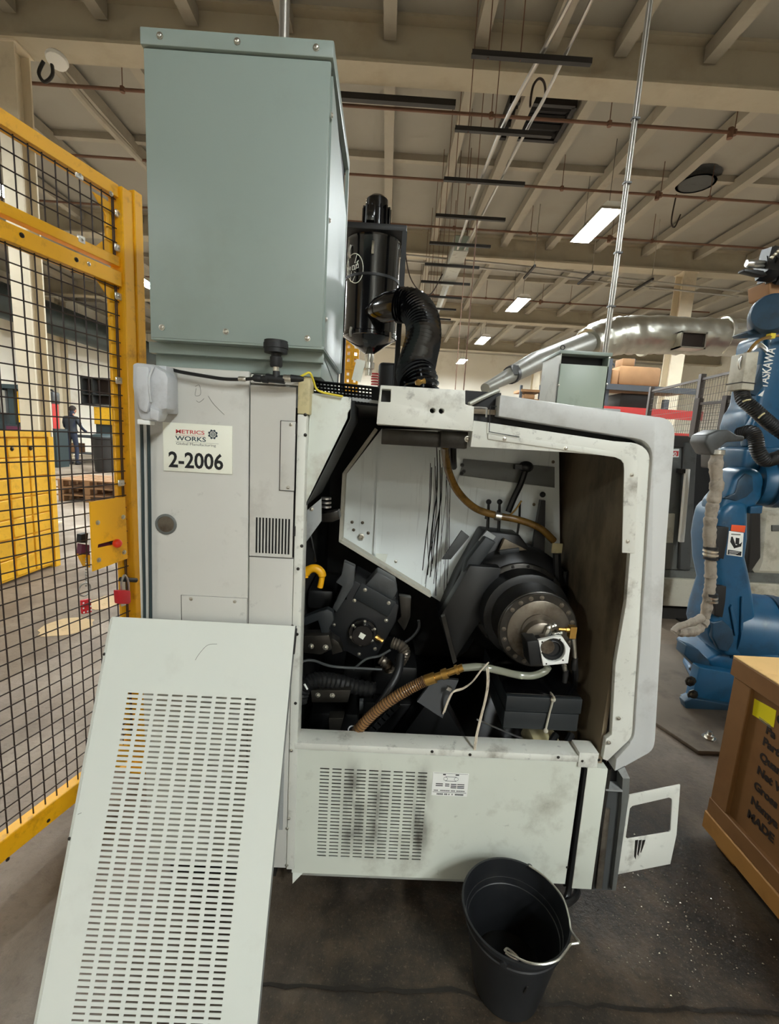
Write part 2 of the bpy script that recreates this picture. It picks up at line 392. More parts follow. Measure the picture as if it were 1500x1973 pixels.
# joists between the girders: wide timbers with deck between, children of the ceiling
JX = [-10.6,-9.4,-8.2,-7,-5.7,-4.4,-3.4,-2.4,-1.35,-.2,.82,1.6,2.4,3.42,4.5,5.6,6.8,8.0,9.2,10.4]
j0 = br0 = None
for a, b in zip(GY, GY[1:] ):
    if b < 5: continue
    ln = b-a-.2
    for x in JX:
        if abs(x*.55) > b+4: continue
        c = V((x, (a+b)/2, 5.86))
        if j0 is None:
            bm = B(); box(bm, x-.07, x+.07, c.y-2.49, c.y+2.49, 5.83, 6.0); j0 = struct('joist', bm, M['joist_paint'], ceil); WORLD[j0] = c
        else: again(j0, c, ceil)
    for k in (0,):
        c = V((0, (a+b)/2-.22, 5.87))
        if br0 is None:
            bm = B(); box(bm, X0, X1, c.y-.05, c.y+.05, 5.9, 6.0); br0 = struct('bridging', bm, M['joist_paint'], ceil)
        else: again(br0, V((WORLD[br0].x, c.y, WORLD[br0].z)), ceil)
def column(x, y, label, z1=5.5, h=.15):
    bm = B()
    for s in (-1, 1): box(bm, x-h, x+h, y+s*h-.012, y+s*h+.012, 0, z1)
    box(bm, x-.012, x+.012, y-h, y+h, 0, z1); box(bm, x-h-.03, x+h+.03, y-h-.03, y+h+.03, z1-.02, z1-.001)
    box(bm, x-h-.05, x+h+.05, y-h-.05, y+h+.05, 0, .02)
    o = struct('column', bm, M['column_paint']); return o
column(-4.47, 5.95, '', h=.11); column(6.68, 11.1, ''); column(1.1, 16.25, '', h=.12); column(-11.9, 16.9, '', h=.28); column(-11.9, 22.2, '', h=.28); column(-5.0, 21.4, '')
column(6.68, 21.4, '')
# saw-cut joint with sealant across the floor in front of the machine, and two repaired patches beyond the fence
bm = B(); pts = []
for i in range(40):
    x = -.3 + i*.042; pts.append((x, .945 - .02*(x > .3) + rnd.uniform(-.006, .006)))
for (xa, ya), (xb, yb) in zip(pts, pts[1:]):
    pass
ls = [(x, y-rnd.uniform(.002, .006)) for x, y in pts]; us = [(x, y+rnd.uniform(.002, .006)) for x, y in pts]
prism(bm, [V((x, y, .0004)) for x, y in ls + us[::-1]], (0, 0, .003))
o = struct('trim_1', bm, M['sealant'])
for n, (px, py, rx, ry, lb) in enumerate(((128, 1207, .16, .11, 'beige worn paint spot on floor, larger and nearer of the two beyond the mesh'), (205, 1160, .12, .10, 'beige worn paint spot on floor behind the red key tag'))):
    c = P(px, py, Z=0); bm = B(); pp = []
    for i in range(22):
        a = 2*math.pi*i/22; k = 1+rnd.uniform(-.12, .12); pp.append((c.x+rx*k*math.cos(a), c.y+1.5*ry*k*math.sin(a), .0008))
    prism(bm, pp, (0, 0, .0015)); o = obj('floor_spot', bm, M['beige_spot']); tag(o, lb, 'floor marking')

# ---------------------------------------------------------------- ceiling lights
def lamp(x, y, label, group=None):
    r = base('ceiling_light', (x, y, 4.96), label, 'light', group)
    bm = B(); prism(bm, [(x-.17, y-.6, 5.0), (x+.17, y-.6, 5.0), (x+.10, y-.6, 5.07), (x-.10, y-.6, 5.07)], (0, 1.2, 0)); obj('housing', bm, M['white_print'], r)
    bm = B()
    for s in (-1, 1): box(bm, x+s*.165-.008, x+s*.165+.008, y-.6, y+.6, 4.965, 5.0); box(bm, x-.165, x+.165, y+s*.595-.006, y+s*.595+.006, 4.965, 5.0)
    obj('rim', bm, M['zinc'], r)
    bm = B(); box(bm, x-.15, x+.15, y-.585, y+.585, 4.985, 4.998); obj('diffuser', bm, M['diffuser'], r)
    for s in (-1, 1):
        bm = B(); cyl(bm, (x, y+s*.45, 5.07), (x, y+s*.45, 5.99), .004, seg=5); obj('hanger_wire', bm, M['wire_black'], r)
    return r
HID = 'white ceiling light fixture hanging out of view over the hall'
LV = {(3.2,8.0):'bright ceiling light, largest one right of the black cylinder', (3.2,12.4):'ceiling light next beyond the largest one, left of the thin shiny pole', (3.2,16.7):'small far ceiling light, third of the row above the right casing',
      (3.2,21.1):'smallest far ceiling light of the row, lowest above the machine', (-6.4,8.0):'large glaring ceiling light behind the yellow mesh fence beside the column', (-6.4,12.4):'ceiling light peeking between yellow post and grey cabinet, upper one',
      (-11.2,16.7):'far ceiling light seen through the mesh above the dark wall duct', (-11.2,22.4):'ceiling light above the dark wall duct between post and cabinet, lower one', (-1.6,21.1):'far ceiling light glowing under the cone of the black cylinder'}
for x in (-6.4, -1.6, 3.2, 8.0):
    for y in (3.7, 8.0, 12.4, 16.7, 21.1):
        if x == 8.0 and y in (12.4, 16.7) or (y == 3.7 and x in (-1.6, 3.2)): continue
        lamp(x, y, LV.get((x, y), HID), None if (x, y) in LV else 'ceiling lights out of view')
for k in ((-11.2, 16.7), (-11.2, 22.4)): lamp(*k, LV[k])
for x, y in ((2.8, -3.4), (3.2, -5.2), (2.4, -10.0), (-7.5, -6.5)): lamp(x, y, HID, 'ceiling lights out of view')

# ---------------------------------------------------------------- overhead services
names = ['nearest the viewer, top of the row', 'second of the row, over the square vent', 'third of the row', 'fourth of the row', 'fifth of the row', 'sixth of the row, beside the junction box', 'seventh of the row, behind the junction box', 'eighth of the row', 'ninth of the row', 'tenth and farthest of the row']
for k in range(10):
    y = 4.36 + .93*k
    r = base('strut_hanger', (1.05, y, 4.6), 'black horizontal strut bar carrying conduits, ' + names[k], 'hanger', 'strut bars under the ceiling')
    bm = B()
    box(bm, .54, 1.55, y-.022, y-.018, 4.58, 4.62); box(bm, .54, 1.55, y+.018, y+.022, 4.58, 4.62); box(bm, .54, 1.55, y-.022, y+.022, 4.578, 4.582)
    obj('bar', bm, M['strut_dark'], r)
    for x in (.68, .95):
        bm = B(); cyl(bm, (x, y, 4.57), (x, y, 5.99), .005, seg=5); obj('threaded_rod', bm, M['rust_pipe'], r)
hosed('conduit_run', [(1.235, -2, 4.65), (1.235, 3, 4.65), (1.03, 5.4, 4.65), (1.03, 7.6, 4.65), (1.05, 8.385, 4.655)], .022, M['conduit'], None); bpy.context.collection
o = COL.objects[-1]; tag(o, 'long shiny conduit running along the strut bars into the junction box', 'conduit')
o = hosed('conduit_run', [(1.37, -2, 4.65), (1.33, 4.2, 4.65), (1.29, 5.4, 4.65), (1.16, 8.385, 4.65)], .017, M['conduit'], None); tag(o, 'thinner grey conduit to the right of the long shiny one', 'conduit')
r = base('junction_box', (1.1, 9.3, 4.63), 'long beige junction box hanging at the end of the overhead conduits', 'box')
bm = B(); box(bm, .98, 1.24, 8.4, 10.2, 4.626, 4.88); bevel(bm, .01); obj('enclosure', bm, M['duct_metal'], r)
bm = B(); box(bm, 1.0, 1.22, 8.385, 8.4, 4.64, 4.86); obj('cover', bm, M['green_grey'], r)
o = hosed('wire_trough', [(1.12, 10.2, 4.72), (1.14, 12, 4.72), (1.15, 14.5, 4.72)], .07, M['duct_metal'], None, seg=4, n=1); tag(o, 'pale wire trough running back from the junction box', 'duct')
o = hosed('cable', [(.965, 9.9, 4.75), (.7, 9.8, 4.3), (.3, 9.7, 4.6), (.1, 9.62, 5.475)], .012, M['wire_black'], None); tag(o, 'dark slack cable looping left of the junction box', 'cable')
o = hosed('cable', [P(1021,206,Y=5.2), P(1022,190,Y=5.2), P(1027,165,Y=5.2), P(1037,152,Y=5.2), P(1046,156,Y=5.2), P(1050,172,Y=5.2), P(1047,195,Y=5.2), V((1.296, 5.2, 4.672))], .012, M['wire_black'], None); tag(o, 'black cable looped in a hook beside the square roof vent', 'cable')
bm = B(); box(bm, -1.3, .62, 6.2, 6.27, 5.40, 5.47); o = obj('pipe_insulation', bm, M['strut_dark']); tag(o, 'black insulated pipe length under the ceiling beside the grey cabinet', 'pipe')
for y, z, dx, lb in ((6.42, 5.46, 0, 'rusty sprinkler pipe nearest, passing the square roof vent'), (8.0, 5.5, 0, 'rusty sprinkler pipe in the middle of the first bay'), (9.6, 5.5, 0, 'rusty sprinkler pipe before the second girder'), (13.6, 5.45, 0, 'sprinkler pipe beyond the second girder')):
    r = base('sprinkler_pipe', (0, y, z), lb, 'pipe', 'sprinkler pipes')
    bm = B(); cyl(bm, (-9, y, z), (9, y, z), .02, seg=8); obj('pipe', bm, M['rust_pipe'], r)
    for x in (-3.5, -2, 1.1, 2.6, 4.2, 5.0):
        bm = B(); cyl(bm, (x, y, z), (x, y, 5.99), .006, seg=5); cyl(bm, (x, y, z-.03), (x, y, z+.03), .03, seg=8); obj('hanger', bm, M['rust_pipe'], r)
    bm = B(); cyl(bm, (4.15, y, z-.07), (4.15, y, z+.05), .035, seg=8); obj('coupling', bm, M['rust_pipe'], r)
# conduits crossing the hall behind the junction box
q = [P(780, 491, Z=5.0), P(1000, 512, Z=5.0), P(1200, 536, Z=5.0), P(1430, 562, Z=5.0)]
for k, lb in ((0, 'upper of two shiny conduits crossing the hall beyond the junction box'), (1, 'lower of two shiny conduits crossing the hall beyond the junction box')):
    o = hosed('crossing_conduit', [p + V((0, .12*k, -.07*k)) for p in q], .02, M['conduit'], None); tag(o, lb, 'conduit')
for px, lb in ((1020, 'left strut hanger of the crossing conduits'), (1128, 'middle strut hanger of the crossing conduits'), (1240, 'right strut hanger of the crossing conduits')):
    c = P(px, 514+.11*(px-1000), Z=4.95); r = base('cross_hanger', c, lb, 'hanger', 'hangers of the crossing conduits')
    bm = B(); box(bm, c.x-.02, c.x+.02, c.y-.35, c.y+.35, c.z-.10, c.z-.06); obj('bar', bm, M['strut_dark'], r)
    bm = B(); cyl(bm, (c.x, c.y-.3, c.z-.09), (c.x, c.y-.3, 5.99), .008, seg=5); obj('rod', bm, M['zinc'], r)
for (px, y0p, y1p, Yd, lb) in ((912, 512, 726, 7.15, 'thin vertical drop pipe hanging right of the black hose'), (885, 640, 722, 9.45, 'short bright drop pipe farther back right of the hose')):
    a, b = P(px, y0p, Y=Yd), P(px-6, y1p, Y=Yd); b.x = a.x; b.z -= .6; a.z = 4.579 if Yd == 7.15 else 5.995
    o = hosed('drop_pipe', [b, a], .008, M['rust_pipe'], None, n=1); tag(o, lb, 'pipe')
# roof vents
c = P(1030, 233, Z=5.9); r = base('roof_vent', (c.x, c.y, 5.7), 'square dark roof vent with rusty frame beyond the first girder', 'vent')
bm = B()
for s in (-1, 1): box(bm, c.x+s*.42-.03, c.x+s*.42+.03, c.y-.36, c.y+.36, 5.86, 5.99); box(bm, c.x-.42, c.x+.42, c.y+s*.36-.03, c.y+s*.36+.03, 5.86, 5.99)
obj('frame', bm, M['strut_dark'], r)
bm = B(); box(bm, c.x-.4, c.x+.4, c.y-.34, c.y+.34, 5.93, 5.98); obj('opening', bm, M['ink_black'], r)
for k in range(4):
    bm = B(); box(bm, c.x-.4, c.x+.4, c.y-.27+.18*k, c.y-.25+.18*k, 5.87, 5.93, rot=Matrix.Rotation(.6, 3, 'X')); obj('louver', bm, M['strut_dark'], r)
c = P(1340, 352, Z=5.9); r = base('roof_fan', (c.x, c.y, 5.6), 'round roof exhaust fan with sooty collar in the ceiling', 'fan')
bm = B(); lathe(bm, (c.x, c.y, 5.88), (0,0,1), [(0, .30), (.0, .26), (.08, .26), (.11, .36)], 20); obj('collar', bm, M['dark_grey'], r)
bm = B(); cyl(bm, (c.x, c.y, 5.93), (c.x, c.y, 5.96), .25); obj('opening', bm, M['ink_black'], r)
bm = B()
for k in range(5):
    a = 2*math.pi*k/5; box(bm, c.x-.03, c.x+.24, c.y-.05, c.y+.05, 5.90, 5.91, rot=Matrix.Rotation(a, 3, 'Z') @ Matrix.Rotation(.4, 3, 'X'), piv=(c.x, c.y, 5.9))
obj('blade_set', bm, M['strut_dark'], r)
hosed('chain_loop', [(c.x-.3, c.y, 5.7), (c.x-.32, c.y, 5.3), (c.x-.25, c.y, 5.2), (c.x-.18, c.y, 5.4)], .012, M['wire_black'], r)

# ---------------------------------------------------------------- foil duct and its metal feed
r = base('foil_duct', P(1300, 650, Y=5), 'crinkled foil wrapped air duct crossing behind the blue robot', 'duct')
path = [P(1720, 668, Y=5.0), P(1500, 655, Y=5.0), P(1400, 651, Y=5), P(1300, 647, Y=5.0), P(1215, 646, Y=4.9), P(1165, 652, Y=4.75), P(1130, 664, Y=4.5)]
rr = random.Random(3); bm = B()
tube(bm, path, lambda f, i: (.185 if f < .82 else .185-.05*(f-.82)/.18) * (1 + rr.uniform(-.035, .035)), seg=28, n=9)
for v in bm.verts: v.co += V((rr.uniform(-.012, .012), rr.uniform(-.007, .007), rr.uniform(-.007, .007)))
obj('foil_wrap', bm, M['foil'], r, ang=25)
c = P(1332, 656, Y=4.76); bm = B()
for a in ((c.x-.13, c.x-.115, c.z-.08, c.z+.08), (c.x+.115, c.x+.13, c.z-.08, c.z+.08), (c.x-.13, c.x+.13, c.z-.08, c.z-.065), (c.x-.13, c.x+.13, c.z+.065, c.z+.08)): box(bm, a[0], a[1], c.y-.03, c.y+.12, a[2], a[3])
o = obj('outlet_frame', bm, M['zinc'], r); bm = B(); box(bm, c.x-.115, c.x+.115, c.y+.0, c.y+.02, c.z-.065, c.z+.065); obj('outlet_opening', bm, M['ink_brown'], o)
for i, px in enumerate((1243, 1390)):
    c = P(px, 649, Y=5.0); bm = B(); lathe(bm, (c.x-.02, c.y, c.z), (1,0,0), [(0, .19), (.005, .198), (.035, .198), (.04, .19)], 28); obj('tape_band', bm, M['foil'], r)
r = base('feed_duct', P(1000, 715, Y=3.2), 'telescoping grey metal duct rising to the foil duct behind the small cabinet', 'duct')
a, b, c_, d = P(1128, 662, Y=4.45), P(1030, 698, Y=3.6), P(985, 722, Y=3.25), P(934, 748, Y=2.9)
bm = B(); cyl(bm, b, a, .075, .10, 18); obj('upper_section', bm, M['duct_metal'], r)
bm = B(); cyl(bm, c_, b, .058, .075, 18); obj('middle_section', bm, M['duct_metal'], r)
bm = B(); cyl(bm, d, c_, .03, .052, 18); obj('lower_section', bm, M['duct_metal'], r)
bm = B(); cyl(bm, c_+(c_-d)*-.04, c_+(b-c_)*.06, .062, .064, 18); box(bm, c_.x-.02, c_.x+.02, c_.y-.09, c_.y-.04, c_.z-.01, c_.z+.05); obj('clamp', bm, M['dark_grey'], r)

# ---------------------------------------------------------------- far left, beyond the fence
o = hosed('wall_duct', [P(-60, 556, X=-11.3), P(100, 614, X=-11.3), P(300, 686, X=-11.3)], .5, M['dark_teal'], None, seg=16, n=1); tag(o, 'big dark round duct running along the left wall', 'duct')
o = hosed('roof_pipe', [P(92, 112, Z=5.55), P(180, 215, Z=5.5), P(290, 330, Z=5.5), P(420, 480, Z=5.5)], .05, M['joist_paint'], None, n=1); tag(o, 'pale pipe under the ceiling running back right of the left column', 'pipe')
r = base('roof_bracket', P(85, 125, Z=5.5), 'dark hook bracket at the girder beside the left column', 'bracket')
a = P(84, 118, Y=5.75); hosed('hook', [a, a+V((-.06, 0, -.12)), a+V((0, 0, -.2)), a+V((.09, 0, -.12)), a+V((.08, 0, .03))], .018, M['strut_dark'], r)
a = P(110, 112, Y=5.75); bm = B(); lathe(bm, a, (.1, -.3, -.95), [(0, .10), (.02, .11), (.05, .10), (.06, .08)], 16); obj('cover_disc', bm, M['white_print'], r)
# yellow barrier
r = base('yellow_barrier', (-3.1, 3.3, 0), 'heavy yellow steel barrier of square panels standing beyond the mesh fence', 'barrier')
bm = B(); box(bm, -3.22, -3.09, 2.2, 4.21, .02, 1.24); obj('core', bm, M['yellow_wall'], r)
bm = B(); box(bm, -3.24, -3.06, 2.18, 4.23, 1.22, 1.27); obj('top_rail', bm, M['yellow_wall'], r)
bm = B(); box(bm, -3.24, -3.06, 4.20, 4.26, 0, 1.22); obj('end_post', bm, M['yellow_wall'], r)
bm = B(); box(bm, -3.10, -3.072, 2.206, 2.416, .04, .198); bevel(bm, .005, 1); pn = obj('panel', bm, M['yellow_wall'], r)
for i in range(9):
    for j in range(7):
        if i or j: again(pn, WORLD[pn] + V((0, i*.222, j*.168)), r)
for y in (3.33, 3.5, 3.62, 3.8, 4.0): screw((-3.075, y, 1.12), (1,0,0), .02, r, M['dark_steel'], 'bolt')
# press far left
def bx(name, a, m, root, bev=0):
    bm = B(); box(bm, *a)
    if bev: bevel(bm, bev)
    return obj(name, bm, m, root)
c = P(20, 830, Y=9.0); r = base('bench_press', (c.x, 9, 0), 'black and yellow press machine on a stand behind the yellow barrier', 'machine')
z0, z1 = P(20, 838, Y=9).z, P(20, 742, Y=9).z; xl, xr = P(-12, 800, Y=9).x, P(44, 800, Y=9).x
bx('stand', (xl, xr, 9, 9.6, 0, z0), M['dark_teal'], r); bx('base', (xl, xr, 8.95, 9.6, z0, z0+.2), M['dark_teal'], r)
bx('tool_tray', (xl+.3, xr, 8.9, 9.0, z0+.05, z0+.17), M['maroon'], r)
for x in (xl+.02, xl+.22, xr-.14): bx('upright', (x, x+.10, 9.1, 9.3, z0+.2, z1), M['dark_teal'], r)
bx('crown_beam', (xl, xr, 9.05, 9.35, z1-.06, z1+.02), M['dark_teal'], r); bx('guard_panel', (xl+.33, xl+.47, 9.15, 9.25, z0+.25, z1-.1), M['yellow_wall'], r); bx('ram', (xl+.10, xl+.2, 9.05, 9.2, z0+.4, z1-.1), M['steel'], r)
# column mounted control tower
c = P(97, 840, Y=13.5); r = base('control_tower', (c.x, 13.5, 0), 'narrow pale control tower with red edge left of the worker', 'machine')
zt, zm, zb = P(97, 752, Y=13.5).z, P(97, 778, Y=13.5).z, P(97, 832, Y=13.5).z
bx('plinth', (c.x-.2, c.x+.3, 13.3, 13.8, 0, zb+.1), M['dark_teal'], r); bx('body', (c.x-.13, c.x+.05, 13.4, 13.7, zb, zm), M['machine_white'], r); bx('light_panel', (c.x+.06, c.x+.2, 13.35, 13.6, zb+.1, zm), M['white_print'], r)
bx('red_edge', (c.x+.2, c.x+.215, 13.35, 13.6, zb, zm), M['rack_red'], r); bx('head', (c.x-.15, c.x+.22, 13.4, 13.7, zm, zt-.04), M['dark_grey'], r, .05)
bm = B(); tube(bm, [(c.x-.13, 13.5, zt-.08), (c.x-.1, 13.5, zt), (c.x+.12, 13.5, zt), (c.x+.17, 13.5, zt-.1)], .03); obj('hood', bm, M['strut_dark'], r)
# bench, yellow machine, shelf cabinet, bin, pallets
r = base('workbench', (-9.5, 15.3, 0), 'dark cluttered workbench in front of the worker', 'bench')
bx('top', (-10.8, -8.3, 15.1, 15.8, .84, .92), M['rack_grey'], r); bx('shelf', (-10.7, -8.4, 15.15, 15.75, .3, .34), M['rack_grey'], r)
for x in (-10.75, -9.3, -8.4): bx('leg', (x, x+.09, 15.15, 15.25, 0, .84), M['strut_dark'], r)
for i, (x, wd, h, lb) in enumerate(((-10.5, .35, .3, 'brown carton on the bench shelf left end'), (-9.0, .5, .2, 'low brown carton on the bench shelf right of the worker'))):
    o = bx('carton', (x, x+wd, 15.2, 15.6, .341, .341+h), M['carton'], None); tag(o, lb, 'box')
r = base('yellow_press', (-8.6, 15.9, 0), 'wide yellow machine body behind the worker and bench', 'machine')
za, zb = P(190, 781, Y=16).z, P(190, 812, Y=16).z
bx('body', (-10.0, -8.1, 15.9, 16.7, zb-.1, za), M['yellow_wall'], r, .03); bx('top_edge', (-10.0, -8.1, 15.87, 15.9, za-.06, za), M['machine_white'], r); bx('base', (-10.0, -8.1, 16.0, 16.7, 0, zb-.1), M['dark_teal'], r)
r = base('wall_cabinet', P(187, 780, Y=18), 'dark shelving frame high on the wall above the yellow machine', 'shelf')
a, b = P(157, 726, Y=18), P(219, 782, Y=18); bx('back', (a.x, b.x, 18.2, 18.25, b.z, a.z), M['ink_brown'], r)
for t in (0, .35, .97): bx('upright', (a.x+(b.x-a.x)*t, a.x+(b.x-a.x)*t+.06, 17.9, 18.2, b.z, a.z), M['dark_grey'], r)
for t in (0, .6, .96): bx('shelf', (a.x, b.x, 17.9, 18.2, a.z+(b.z-a.z)*t-.05, a.z+(b.z-a.z)*t), M['dark_grey'], r)
o_pts = [(P(168, 728, Y=14).x, 14.0)]
c = P(205, 895, Y=13.0); r = base('dark_bin', (c.x, 13, 0), 'dark round bin standing right of the worker', 'bin')
bm = B(); lathe(bm, (c.x, 13, 0), (0,0,1), [(0, .28), (.9, .33), (.92, .36), (.97, .36), (.97, .31), (.4, .28)], 18); obj('body', bm, M['strut_dark'], r)
bm = B(); lathe(bm, (c.x, 13, .97), (0,0,1), [(0, .35), (.05, .33), (.12, .1)], 18); obj('lid', bm, M['dark_teal'], r)
for k, (px, py, n, lb) in enumerate(((192, 962, 3, 'stack of wooden pallets on the floor beyond the latch plate'),)):
    c = P(px, py, Z=0); r = base('pallet_stack', (c.x, c.y, 0), lb, 'pallet')
    for i in range(n):
        z = i*.13
        for t in range(5): bx('plank', (c.x-.5, c.x+.6, c.y-.4+.19*t, c.y-.26+.19*t, z+.1, z+.122), M['wood_old'], r)
        for t in (-.45, 0, .5): bx('block', (c.x+t, c.x+t+.09, c.y-.4, c.y+.5, z, z+.1), M['wood_old'], r)

# ---------------------------------------------------------------- worker, seen from behind
def person(fx, fy, label):
    r = base('person', (fx, fy, 0), label, 'person')
    def body(name, verts, edges, rad, m, sub=2):
        me = bpy.data.meshes.new(name); me.from_pydata([V(v)-V((fx, fy, 0)) for v in verts], edges, []); o = bpy.data.objects.new(name, me); COL.objects.link(o); o.parent = r; WORLD[o] = V((fx, fy, 0))
        md = o.modifiers.new('skin', 'SKIN'); sk = me.skin_vertices[0].data
        for i, q in enumerate(rad): sk[i].radius = (q, q*.8) if not isinstance(q, tuple) else q; sk[i].use_root = (i == 0)
        md.use_smooth_shade = True; s = o.modifiers.new('subdivision', 'SUBSURF'); s.levels = s.render_levels = sub; me.materials.append(m); return o
    X, Y = fx, fy
    vs2 = [(X,Y,.98),(X,Y,1.15),(X,Y+.02,1.38),(X,Y+.03,1.50),(X,Y+.07,1.60),(X,Y+.12,1.72),
           (X-.18,Y+.02,1.45),(X-.25,Y+.08,1.18),(X-.20,Y+.34,1.06),(X-.18,Y+.42,1.05),
           (X+.18,Y+.02,1.45),(X+.26,Y+.08,1.18),(X+.22,Y+.34,1.06),(X+.2,Y+.42,1.05),
           (X-.10,Y,.9),(X-.12,Y+.03,.5),(X-.13,Y-.02,.09),(X-.14,Y+.14,.04),(X+.10,Y,.9),(X+.13,Y+.03,.5),(X+.14,Y-.02,.09),(X+.15,Y+.14,.04)]
    ed = [(0,1),(1,2),(2,3),(3,4),(4,5),(2,6),(6,7),(7,8),(8,9),(2,10),(10,11),(11,12),(12,13),(0,14),(14,15),(15,16),(16,17),(0,18),(18,19),(19,20),(20,21)]
    rd = [(.16,.12),(.15,.11),(.18,.12),(.08,.07),(.06,.06),(.10,.11),.075,.055,.042,.04,.075,.055,.042,.04,.10,.075,.055,.045,.10,.075,.055,.045]
    o = body('body', vs2, ed, rd, M['jeans'])
    # shirt over the trunk, trousers are the body's own colour; head and hands carry the skin colour
    o.data.materials.clear(); o.data.materials.append(M['jeans'])
    body('shirt', [vs2[i] for i in (1,2,3)] + [(X-.18,Y+.02,1.45),(X-.24,Y+.07,1.22),(X+.18,Y+.02,1.45),(X+.25,Y+.07,1.22)] + [(X,Y,1.02)], [(0,1),(1,2),(1,3),(3,4),(1,5),(5,6),(0,7)], [(.17,.13),(.20,.14),(.09,.08),.085,.075,.085,.075,(.175,.135)], M['shirt'])
    for s in (-1, 1):
        body('forearm', [(X+s*.25,Y+.09,1.16),(X+s*.21,Y+.34,1.06),(X+s*.19,Y+.45,1.05)], [(0,1),(1,2)], [.05,.042,.045], M['skin_tone'], 1)
    hd = B(); ball(hd, (X, Y+.13, 1.70), .105, sc=(.82,1,1.15)); ball(hd, (X, Y+.235, 1.68), .022); 
    for s in (-1, 1): ball(hd, (X+s*.088, Y+.13, 1.69), .026, sc=(.5,1,1.3))
    cyl(hd, (X, Y+.06, 1.50), (X, Y+.10, 1.62), .055); obj('head', hd, M['skin_tone'], r)
    hb = B(); ball(hb, (X, Y+.115, 1.735), .11, sc=(.86,1,1.0)); obj('hair', hb, M['hair'], r)
    for s in (-1, 1):
        sb = B(); box(sb, X+s*.14-.05, X+s*.14+.05, Y-.07, Y+.2, 0, .09); bevel(sb, .03, 2); obj('shoe', sb, M['shoes'], r)
person(-9.84, 14.5, 'person in dark shirt and jeans seen from behind at the workbench')

# ================================================================ the lathe, opened at its end
D = 1.15
LT = base('turning_machine', (.05, 1.7, 0), 'large grey turning machine with its end opened, number plate on its left cabinet', 'machine')
F = (0, -1, 0)
def F_(px, py, y=D): return P(px, py, Y=y)
def rect(name, a, b, y, t, m, parent=None, bev=.0015, label=None):
    """upright rectangle between two frame points at depth y"""
    p, q = F_(*a, y), F_(*b, y); bm = B(); box(bm, min(p.x,q.x), max(p.x,q.x), y, y+t, min(p.z,q.z), max(p.z,q.z))
    if bev: bevel(bm, bev)
    return obj(name, bm, m, parent or LT, label)
def bxl(name, a, m, bev=.002, parent=None, label=None):
    bm = B(); box(bm, *a)
    if bev: bevel(bm, bev)
    return obj(name, bm, m, parent or LT, label)
# --- left electrical cabinet
ZT = F_(480, 717).z
bxl('cabinet_body', (-.622, -.262, D+.02, 1.95, .10, ZT-.006), M['cabinet_paint'])
bxl('cabinet_foot', (-.60, -.27, D+.08, 1.9, 0, .10), M['strut_dark'])
xd = F_(480, 900).x
bm = B(); box(bm, -.624, xd-.0015, D, D+.02, .12, ZT+.002); bevel(bm, .003, 2); door = obj('door', bm, M['cabinet_paint'], LT)
bxl('upper_strip', (xd+.0015, -.221, D, D+.02, F_(530, 742).z+.002, ZT-.004), M['cabinet_paint'])
# vented cover plate proud of the cabinet
a, b = F_(487, 742), F_(559, 1074); W_, H_ = (-.226)-(xd+.003), a.z-b.z
g0, g1 = F_(491, 996), F_(558, 1068)
bm = B(); n = 11; pitch = (g1.x-g0.x)/n
slots(bm, (xd+.003, D-.004, b.z), (1,0,0), (0,0,1), (0,.0025,0), W_, H_, [g0.x-(xd+.003)+pitch*i+.003 for i in range(n)], [g1.z-b.z], pitch*.58, g0.z-g1.z)
cov = obj('vent_cover', bm, M['cabinet_paint'], LT)
bxl('vent_backing', (xd+.006, -.228, D+.003, D+.0195, g1.z-.01, g0.z+.01), M['ink_black'], 0)
bxl('lower_strip', (xd+.0015, -.223, D, D+.02, .12, b.z-.004), M['cabinet_paint'])
rect('plate_gap_shade', (540, 810), (567, 947), D-.0065, .003, M['strut_dark'], bev=0); pl = rect('hinge_plate', (541, 811), (566, 946), D-.009, .003, M['cabinet_paint'])  # dark plate added behind the hinge plate, its border standing in for a shaded gap
for p in ((560, 818), (555, 939)): screw(F_(*p, D-.009), F, .005, pl, M['zinc'])
rect('plate_gap_shade', (348.3, 1146.3), (475.7, 1230), D-.0015, .002, M['dark_grey'], bev=0); pl = rect('lower_plate', (349, 1147), (475, 1230), D-.004, .004, M['cabinet_paint'])  # slightly larger dark plate added behind to draw the shaded seam line
for p in ((368, 1154), (452, 1159)): screw(F_(*p, D-.004), F, .005, pl, M['zinc'])
for p in ((571, 826), (566, 925), (568, 1022)): bxl('hinge', (F_(*p).x-.002, F_(*p).x+.002, D-.008, D, F_(*p).z-.014, F_(*p).z+.012), M['strut_dark'], 0)
c = F_(320, 1010); bm = B(); lathe(bm, (c.x, D-.0005, c.z), F, [(0, .027), (.002, .027), (.003, .0255), (.003, .0215), (.0005, .020)], 28); kd = obj('knockout_plug', bm, M['grey_machine'], LT)
bm = B(); cyl(bm, (c.x, D-.001, c.z), (c.x, D-.0018, c.z), .0205, seg=28); obj('plug_face', bm, M['oily_steel'], kd)
# scratches and pen marks on the door
for pts in (((550,762),(568,788),(590,798)) , ((402,766),(412,780),(432,798)), ((375,775),(383,775),(392,768))):
    pass
for pts in ([(401,763),(411,778),(432,799)], [(378,772),(384,775),(393,768)], [(376,745),(384,742),(386,760),(376,762),(378,748)]):
    bm = B(); tube(bm, [F_(*p, D-.0003) for p in pts], .0006, 5, 4); obj('pen_mark', bm, M['ink_grey'], LT)
